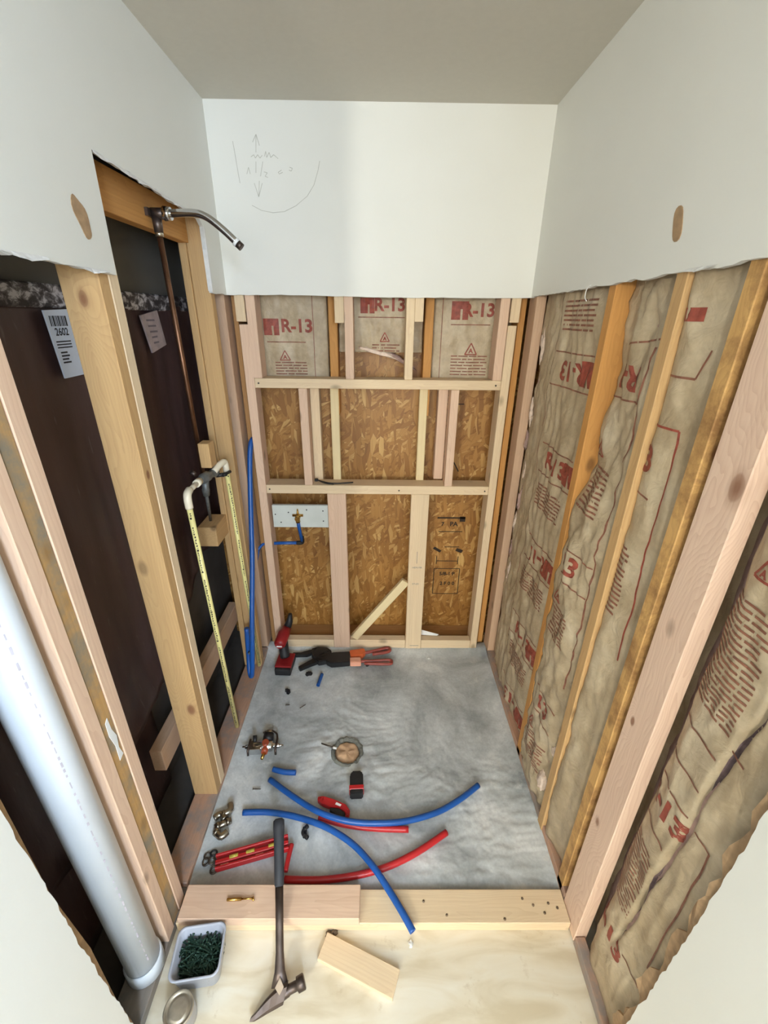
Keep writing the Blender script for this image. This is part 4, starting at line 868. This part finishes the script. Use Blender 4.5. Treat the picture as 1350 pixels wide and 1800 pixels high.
def chrome_fit(label, px, py, a, kind):
    p = fl(px, py, FZ); o = tag(empty('brass_fitting', p, a), label, 'fitting', 'nickel fittings by the left sill')
    bm = bmesh.new()
    if kind == 'elbow': add_tube(bm, smooth_path([(-.024, 0, .014), (0, 0, .014), (.008, .010, .014), (.008, .026, .014)], 5), .0115, 14, .7)
    else: add_tube(bm, [(-.03, 0, .013), (.03, 0, .013)], .011, 14, .7)
    from_bm('body', bm, NICKEL, o)
    for c in ((-.02, 0),) if kind == 'elbow' else ((-.018, 0), (.018, 0)):
        bm = bmesh.new(); add_tube(bm, [(c[0]-.006, c[1], .0135), (c[0]+.006, c[1], .0135)], .014, 6); from_bm('hex_collar', bm, NICKEL, o)
chrome_fit('satin metal elbow fitting, farthest of the cluster beside the left sill', 404, 1430, .5, 'elbow'); chrome_fit('satin metal elbow fitting touching the sill, second from the farthest', 391, 1436, 2.4, 'elbow')
chrome_fit('straight satin metal coupling between the elbow fittings', 393, 1452, .45, 'straight'); chrome_fit('satin metal elbow fitting nearest the black rings', 387, 1474, -.7, 'elbow')
for i, (px, py, lab) in enumerate(((376, 1502, 'black crimp ring farthest from the curb'), (365, 1507, 'black crimp ring at the left of the ring cluster'), (372, 1515, 'black crimp ring near the end of the level, in the middle'), (363, 1516, 'black crimp ring closest to the left sill'), (376, 1531, 'black crimp ring by itself below the level'))):
    p = fl(px, py, FZ); bm = bmesh.new(); add_tube(bm, [(.0105*math.cos(a), .0105*math.sin(a), .006) for a in [2*math.pi*k/16 for k in range(16)]], .0032, 8, closed=True); o = from_bm('crimp_ring', bm, SCREWM if i else BLACK, loc=p, rot=(.25*(i % 3-1), .2*(i % 2), i)); tag(o, lab, 'ring', 'crimp rings by the red level')
def screw(label, px, py, a, L=.03, mat=SCREWM, z=FZ, r=.0022, name='loose_screw', cat='screw'):
    p = fl(px, py, z); bm = bmesh.new(); Mx = Matrix.Translation((0, 0, r+.002)) @ Matrix.Rotation(math.pi/2, 4, 'Y')
    prof = [(0, -L/2), (r*1.9, -L/2), (r*1.9, -L/2+.0012), (r, -L/2+.004)]
    for k in range(7): zz = -L/2+.008+k*(L-.014)/7; prof += [(r, zz), (r*1.3, zz+.0008), (r, zz+.0016)]
    prof += [(r*.9, L/2-.004), (0, L/2)]; add_lathe(bm, prof, 8, Mx); o = from_bm(name, bm, mat, loc=p, rot=(0, 0, a)); return tag(o, label, cat)
screw('small loose screw on the mortar below the brass valve', 452, 1388, 0.0, .034); screw('thin nail lying slanted near the black elbows', 533, 1242, .75, .035, r=.0015, name='loose_nail', cat='nail'); screw('tiny dark screw left of the slanted nail', 506, 1240, .1, .022)
def driver_bit():
    p = fl(425, 1582, .0475); o = tag(empty('driver_bit', p, .05), 'gold and steel bolt lying on the curb beside the hammer', 'bolt'); 
    bm = bmesh.new(); add_tube(bm, [(-.045, 0, .006), (-.043, 0, .006), (.0, 0, .006)], [.0035, .0045, .0045], 12); from_bm('sleeve', bm, GOLDBIT, o)
    bm = bmesh.new(); add_tube(bm, [(.0, 0, .006), (.036, 0, .0055)], .0026, 10); add_tube(bm, [(.034, .002, .0055), (.038, -.006, .005)], [.0045, .003], 8); from_bm('tip', bm, BRASS, o)
driver_bit()
# ------------------------------------------------------------------ mixing valve on the mortar
def mixer():
    p = fl(463, 1318, FZ); o = tag(empty('mixing_valve', p, .05), 'new shower mixing valve with brass ports and black cartridge on the mortar', 'valve')
    bm = bmesh.new(); add_tube(bm, [(-.075, 0, .022), (-.045, 0, .022), (-.04, 0, .022), (.04, 0, .022), (.045, 0, .022), (.072, 0, .022)], [.008, .010, .022, .022, .012, .009], 18, .6); add_box(bm, -.052, -.005, -.026, .018, .004, .038); bevel_all(bm, .0015); from_bm('body', bm, CHROME, o)
    bm = bmesh.new(); add_tube(bm, [(.018, .02, .024), (.018, .052, .034)], [.024, .022], 18); add_tube(bm, [(-.035, .01, .03), (-.038, .034, .05)], .009, 10); from_bm('cartridge', bm, BLACK, o)
    bm = bmesh.new(); add_tube(bm, [(.018, .052, .034), (.018, .064, .040)], [.017, .013], 16); from_bm('cartridge_cap', bm, NICKEL, o)
    for nm, s in (('screw_stop', 1), ('screw_stop', -1)):
        bm = bmesh.new(); add_tube(bm, [(s*.062, .0, .022), (s*.088, .001, .022)], [.007, .0035], 10, 0); from_bm(nm, bm, CHROME, o)
    bm = bmesh.new(); add_tube(bm, [(.014, -.006, .026), (.012, -.034, .024)], [.016, .013], 14); add_tube(bm, [(.014, .0, .024), (.014, 0, .05)], [.016, .014], 14); from_bm('orange_cap', bm, plain('rust_orange_cap', S(158, 72, 44), .4), o)
    bm = bmesh.new(); add_tube(bm, [(.012, -.03, .022), (.006, -.058, .020)], [.0085, .006], 12, .6); from_bm('outlet_port', bm, BRASS, o)
    bm = bmesh.new()
    for sx in (-1, 1): add_tube(bm, [(sx*.058, -.03, .008), (sx*.058, -.025, .03), (sx*.058, .03, .03)], .005, 8)
    add_tube(bm, smooth_path([(.058, .03, .03), (.05, .055, .03), (.02, .072, .03), (-.01, .06, .03)], 4), .004, 8); from_bm('mounting_bracket', bm, STEEL, o)
mixer()
# ------------------------------------------------------------------ tools
def prism(name, pts, z0, z1, mat, parent, bev=.002, M=None):
    bm = bmesh.new(); extrude_poly(bm, pts, lambda a, b, c: Vector((a, b, z0+c)), z1-z0)
    if bev: bmesh.ops.bevel(bm, geom=bm.edges[:], offset=bev, segments=2, affect='EDGES')
    if M: bm.transform(M)
    return from_bm(name, bm, mat, parent)
def hammer():
    H = Vector((-.266, .536, -.004)); G = Vector((-.330, .893, .185)); d = (G-H).normalized(); x = d.cross(Vector((0, 0, 1))).normalized(); n = x.cross(d)
    o = tag(empty('claw_hammer', H), 'dark steel claw hammer with a black rubber grip leaning over the curb', 'hammer'); o.rotation_euler = Matrix((x, d, n)).transposed().to_euler()
    Lg = (G-H).length
    def oval(path, rx, rz, mat, nm):
        bm = bmesh.new(); rings = []
        for i, (s, xo) in enumerate(path): rings.append([bm.verts.new((xo+rx[i]*math.cos(a), s, rz[i]*math.sin(a))) for a in [2*math.pi*k/16 for k in range(16)]])
        for A, B in zip(rings, rings[1:]):
            for k in range(16): f = bm.faces.new((A[k], A[(k+1) % 16], B[(k+1) % 16], B[k])); f.smooth = True
        bm.faces.new(rings[0]); bm.faces.new(rings[-1]); return from_bm(nm, bm, mat, o)
    oval([(Lg-.175, 0), (Lg-.17, 0), (Lg-.12, 0), (Lg-.06, 0), (Lg-.025, 0), (Lg-.006, 0), (Lg, 0)], [.0115, .0145, .0155, .016, .0185, .018, .011], [.011, .0125, .013, .0135, .015, .014, .009], RUBBER, 'grip')
    oval([(.02, 0), (.05, 0), (.09, 0), (.15, 0), (Lg-.16, 0)], [.024, .015, .0115, .0115, .0125], [.012, .0095, .0085, .008, .009], STEEL, 'shank')
    bm = bmesh.new()                              # head: face to the right, claw to the left
    add_tube(bm, [(.002, .004, .0), (.022, .008, 0), (.026, .010, 0), (.046, .014, 0), (.048, .0145, 0), (.066, .019, 0), (.068, .0195, 0)], [.016, .013, .012, .012, .018, .0185, .016], 16); from_bm('striking_face', bm, STEEL, o)
    bm = bmesh.new(); secs = [(.016, .006, .021, .017), (-.006, .002, .022, .016), (-.026, -.005, .019, .014), (-.046, -.014, .0145, .014), (-.064, -.023, .009, .015), (-.078, -.027, .0035, .015)]; rings = []
    for cx, cy, hy, hz in secs: rings.append([bm.verts.new((cx+hy*.35*sy, cy+hy*sy, hz*sz)) for sy, sz in ((-1, -.6), (-.6, -1), (.6, -1), (1, -.6), (1, .6), (.6, 1), (-.6, 1), (-1, .6))])
    for A, B in zip(rings, rings[1:]):
        for k in range(8): bm.faces.new((A[k], A[(k+1) % 8], B[(k+1) % 8], B[k]))
    bm.faces.new(rings[0]); bm.faces.new(rings[-1]); bmesh.ops.recalc_face_normals(bm, faces=bm.faces[:]); from_bm('claw', bm, STEEL, o)
    bm = bmesh.new(); extrude_poly(bm, [(-.012, .022), (.0, .006), (.012, .020), (.002, .04)], lambda a, b, c: Vector((a, b, .0125+c)), .006); from_bm('cheek_plate', bm, plain('worn_cheek', S(150, 132, 112), .5, .4), o)
hammer()
def level():
    a = fl(380, 1522, FZ); b = fl(492, 1490, FZ); d = b-a; o = tag(empty('torpedo_level', a, math.atan2(d.y, d.x)), 'red torpedo level lying on the mortar beside the hammer grip', 'level'); L = .245
    bm = bmesh.new(); add_box(bm, 0, L, -.006, .006, 0, .022)
    for z in (-.022, .018): add_box(bm, 0, L, z, z+.007, 0, .024)
    bevel_all(bm, .001); fr = from_bm('frame', bm, REDTOOL, o)
    bm = bmesh.new(); add_box(bm, .003, L-.003, -.0155, .0185, .001, .017); from_bm('web', bm, DARKRED, o)
    for x in (.06, .115, .19):
        bm = bmesh.new(); add_tube(bm, [(x-.014, .004, .016), (x+.014, .004, .016)], .0085, 12); from_bm('vial', bm, VIAL, o)
    for x in (.03, .145, .21):
        bm = bmesh.new(); add_box(bm, x-.013, x+.013, -.0135, -.0095, .0165, .0178); from_bm('face_label', bm, PEACH, fr)
level()
def cutter():
    p = fl(588, 1424, FZ); o = tag(empty('tube_cutter', p, -.28), 'small red tube cutter half under the long blue tube', 'tool')
    prism('body', [(-.075, .018), (-.055, .026), (-.01, .026), (.04, .02), (.062, .004), (.066, -.022), (.054, -.024), (.046, -.004), (.02, .004), (-.02, -.004), (-.05, -.002), (-.072, .006)], 0, .022, REDTOOL, o)
    prism('grip', [(-.015, -.006), (.02, .0), (.046, -.008), (.048, -.026), (.03, -.03), (-.012, -.018)], .002, .02, BLACK, o)
    prism('badge', [(0, .008), (.022, .006), (.024, .014), (.002, .017)], .0222, .0232, WHITE, o, 0)
cutter()
def battery_tool():
    p = fl(627, 1386, FZ); o = tag(empty('battery_pack', p, .05), 'black tool battery with a red band standing near the drain', 'battery')
    prism('case', [(-.026, -.044), (.024, -.044), (.027, -.02), (.026, .036), (.016, .046), (-.018, .046), (-.027, .03)], 0, .042, BLACK, o, .004)
    bm = bmesh.new(); add_box(bm, -.0285, .0285, -.030, -.012, .004, .0435); bevel_all(bm, .002); from_bm('red_band', bm, REDTOOL, o)
    bm = bmesh.new(); add_box(bm, -.017, .017, .036, .050, .010, .036); bevel_all(bm, .002); from_bm('terminal_block', bm, BLACK, o)
battery_tool()
def driver():
    p = Vector((-.50, 1.775, FZ)); o = tag(empty('impact_driver', p, -.05), 'red and black cordless driver leaning in the back left corner', 'drill')
    bm = bmesh.new(); add_box(bm, -.042, .042, -.065, .06, .0, .042); bevel_all(bm, .007, 2); bt = from_bm('battery', bm, BLACK, o)
    bm = bmesh.new(); add_box(bm, -.044, .044, -.05, .05, .036, .052); bevel_all(bm, .006, 2); from_bm('battery_foot', bm, DARKRED, bt)
    bm = bmesh.new(); add_tube(bm, smooth_path([(-.005, .02, .05), (-.012, .035, .09), (-.018, .05, .13)], 4), [.026]*9, 14); from_bm('handle', bm, BLACK, o)
    bm = bmesh.new(); add_tube(bm, [(-.022, .0, .142), (-.022, .010, .146), (-.018, .075, .155), (-.01, .12, .165)], [.024, .031, .032, .024], 20); mh = from_bm('motor_housing', bm, DARKRED, o)  # driver's corner shade is put into this darker red
    bm = bmesh.new(); add_tube(bm, [(-.022, -.004, .141), (-.022, .002, .142)], [.018, .020], 18); from_bm('end_cap', bm, DARKRED, mh)
    bm = bmesh.new(); add_box(bm, -.036, -.008, -.0065, -.003, .138, .146); from_bm('badge', bm, WHITE, mh)
    bm = bmesh.new(); add_tube(bm, [(-.01, .115, .165), (.004, .128, .20), (.012, .13, .25)], [.022, .018, .010], 16); from_bm('nose', bm, BLACK, o)
driver()
def crimper():
    p = fl(590, 1160, FZ); o = tag(empty('crimping_tool', p, .03), 'black crimping tool with orange handles lying along the back frame', 'tool')
    hx = lambda px, py: (lambda q: ((q-p).x, (q-p).y))(fl(px, py, FZ+.015))
    prism('jaw', [hx(*q) for q in ((516, 1147), (516, 1152), (540, 1152), (552, 1148), (557, 1142), (545, 1143), (530, 1148))], .004, .024, BLACK, o, .002)
    prism('jaw', [hx(*q) for q in ((524, 1172), (527, 1177), (545, 1169), (558, 1165), (566, 1158), (560, 1153), (546, 1161))], .004, .024, BLACK, o, .002)
    prism('head', [hx(*q) for q in ((549, 1143), (560, 1140), (575, 1141), (583, 1147), (584, 1156), (573, 1165), (560, 1167), (552, 1160), (548, 1152))], .002, .034, BLACK, o, .003)
    prism('head_block', [hx(*q) for q in ((575, 1155), (586, 1151), (615, 1150), (615, 1169), (582, 1171), (573, 1166))], .002, .036, BLACK, o, .003)
    prism('handle_sleeve', [hx(*q) for q in ((615, 1148), (640, 1145), (643, 1151), (637, 1157), (616, 1158))], .004, .036, ORANGE, o, .003)
    prism('handle_sleeve', [hx(*q) for q in ((615, 1161), (634, 1161), (634, 1170), (615, 1170))], .004, .036, PEACH, o, .003)
    bm = bmesh.new(); L = lambda *s: [Vector((*hx(a, b), z)) for a, b, z in s]
    add_tube(bm, smooth_path(L((638, 1150, .018), (655, 1147, .018), (680, 1142, .018), (686, 1145, .018), (680, 1149, .018), (655, 1152, .018)), 4), .009, 10); from_bm('handle', bm, plain('dull_red_handle', S(150, 70, 60), .4), o)
    bm = bmesh.new(); add_tube(bm, smooth_path(L((632, 1164, .018), (655, 1164, .018), (684, 1163, .018), (688, 1167, .018), (682, 1170, .018), (640, 1168, .018)), 4), .008, 10); from_bm('handle', bm, bpy.data.materials['dull_red_handle'], o)
crimper()
# ------------------------------------------------------------------ things in front of the curb
def tub():
    c = Vector((-.513, .613, SUB)); o = tag(empty('plastic_tub', c, .12), 'square translucent plastic tub full of green screws at the curb', 'tub')
    def rr(hx, hy, r, z, n=6): return [Vector((sx*(hx-r)+r*math.cos(a), sy*(hy-r)+r*math.sin(a), z)) for sx, sy, a0 in ((1, 1, 0), (-1, 1, math.pi/2), (-1, -1, math.pi), (1, -1, 3*math.pi/2)) for a in [a0+math.pi/2*k/n for k in range(n+1)]]
    bm = bmesh.new(); rings = [rr(.054, .048, .018, .0), rr(.057, .051, .02, .004), rr(.066, .058, .02, .078), rr(.069, .061, .021, .080), rr(.069, .061, .021, .084), rr(.064, .056, .019, .084), rr(.062, .054, .019, .078), rr(.053, .047, .017, .005)]
    R = [[bm.verts.new(v) for v in r] for r in rings]
    for A, B in zip(R, R[1:]):
        for k in range(len(A)): f = bm.faces.new((A[k], A[(k+1) % len(A)], B[(k+1) % len(A)], B[k])); f.smooth = True
    bm.faces.new(R[0]); bm.faces.new(R[-1]); from_bm('body', bm, TUB, o)
    # screws: one heap below, single screws on top
    def scr(): 
        bm = bmesh.new(); prof = [(0, -.018), (.0042, -.018), (.0042, -.017), (.0019, -.0135)]
        for k in range(6): z = -.009+k*.0036; prof += [(.0017, z), (.0025, z+.0009)]
        prof += [(.0014, .014), (0, .018)]; add_lathe(bm, prof, 6); me = bpy.data.meshes.new('deck_screw'); bm.to_mesh(me); bm.free(); me.materials.append(GREENSCR); return me
    me = scr(); r = random.Random(12); rz = Matrix.Rotation(.12, 4, 'Z'); T = Matrix.Translation(c) @ rz
    bm = bmesh.new()
    for i in range(420):
        b2 = bmesh.new(); b2.from_mesh(me); z = .008+.040*r.random(); s = .043
        b2.transform(T @ Matrix.Translation((r.uniform(-s, s), r.uniform(-s*.85, s*.85), z)) @ Euler((math.pi/2+r.uniform(-.3, .3), r.uniform(-.3, .3), r.uniform(0, 6.28))).to_matrix().to_4x4())
        tm = bpy.data.meshes.new('t'); b2.to_mesh(tm); b2.free(); bm.from_mesh(tm); bpy.data.meshes.remove(tm)
    h = from_bm('screw_heap', bm, GREENSCR); tag(h, 'heap of green coated screws filling the plastic tub', 'screws', kind='stuff')
    for i in range(110):
        ob = bpy.data.objects.new('deck_screw', me); COL.objects.link(ob); s = .047
        ob.matrix_world = T @ Matrix.Translation((r.uniform(-s, s), r.uniform(-s*.85, s*.85), .050+.006*r.random())) @ Euler((math.pi/2+r.uniform(-.18, .18), r.uniform(-.2, .2), r.gauss(1.0, .8))).to_matrix().to_4x4()
        tag(ob, 'green coated deck screw on the heap in the plastic tub', 'screw', 'green screws in the tub')
tub()
def can():
    c = Vector((-.528, .505, SUB)); o = tag(empty('metal_can', c), 'small round metal can with a tarnished lid beside the screw tub', 'can')
    bm = bmesh.new(); add_lathe(bm, [(0, 0), (.036, 0), (.038, .003), (.038, .052), (.036, .055), (.033, .056)], 32); from_bm('body', bm, CANSIDE, o)
    bm = bmesh.new(); add_lathe(bm, [(.0375, .052), (.0385, .060), (.0355, .062), (.032, .055), (.0275, .054), (.0255, .060), (.02, .0605), (0, .060)], 32)
    for v in bm.verts:
        if math.hypot(v.co.x, v.co.y) < .027: v.co.z += .002*noise.noise(v.co*60)
    from_bm('lid', bm, RUSTLID, o)
can()
def offcut():
    q = [fl(px, py, SUB+.018) for px, py in ((574, 1640), (702, 1706), (697, 1748), (553, 1688))]; c = sum(q, Vector())/4; c.z = SUB
    d = (q[1]-q[0]).normalized(); bm = bmesh.new(); add_box(bm, -.0325, .0325, -.009, .009, -.118, .118); bevel_all(bm, .0012)
    o = from_bm('wood_offcut', bm, NEWPALE, loc=c+Vector((0, 0, .009)), rot=(math.pi/2, 0, math.atan2(d.y, d.x)+math.pi/2)); tag(o, 'flat pale wood offcut lying on the plywood in front of the curb', 'wood block')
offcut()
def lump(name, label, px, py, z, s, mat, cat, seed):
    p = fl(px, py, z); o = tuft(name, p+Vector((0, 0, s[2]*.55)), s, 3, mat, None, seed, .7); return tag(o, label, cat)
lump('dirt_clod', 'brown dirt clod at the corner of the wood offcut', 580, 1645, SUB, (.014, .010, .009), CLOD, 'debris', 3); lump('dirt_clod', 'smaller brown clod touching the curb front', 588, 1640, SUB, (.008, .008, .007), CLOD, 'debris', 8)
lump('white_blob', 'white blob of putty on the plywood below the drooping tube', 722, 1660, SUB, (.006, .010, .006), WHITE, 'debris', 4); lump('grey_chip', 'tiny white chip on the mortar near the back frame', 754, 1158, FZ, (.006, .004, .004), WHITE, 'debris', 5)
# black cable tie on the lower rail, paper scrap on the bottom plate
def tie():
    O = Vector((-.25, YF+.02, .987)); o = tag(empty('cable_tie', O), 'black cable tie lying on the lower rail of the frame', 'cable tie')
    bm = bmesh.new(); add_tube(bm, smooth_path([(-.055, .03, .008), (.0, .0, .005), (.05, -.004, .004), (.12, .012, .004)], 5), .0032, 8); add_tube(bm, smooth_path([(-.05, .03, .006), (-.01, -.006, .005), (.03, -.014, .004)], 5), .003, 8); from_bm('strap', bm, BLACK, o)
    bm = bmesh.new(); add_box(bm, -.066, -.05, .024, .038, .002, .014); bevel_all(bm, .002); from_bm('lock_head', bm, BLACK, o)
tie()
bm = bmesh.new(); extrude_poly(bm, [(0, 0), (.10, -.028), (.09, -.036), (.0, -.03)], lambda a, b, c: Vector((a, c*1.0-.0*a, b+.01*a)), .002); o = from_bm('paper_scrap', bm, WHITE, loc=(.242, YF+.048, .093)); o.rotation_euler = (-.3, 0, 0); tag(o, 'white triangular paper scrap tucked behind the bottom plate', 'paper scrap')
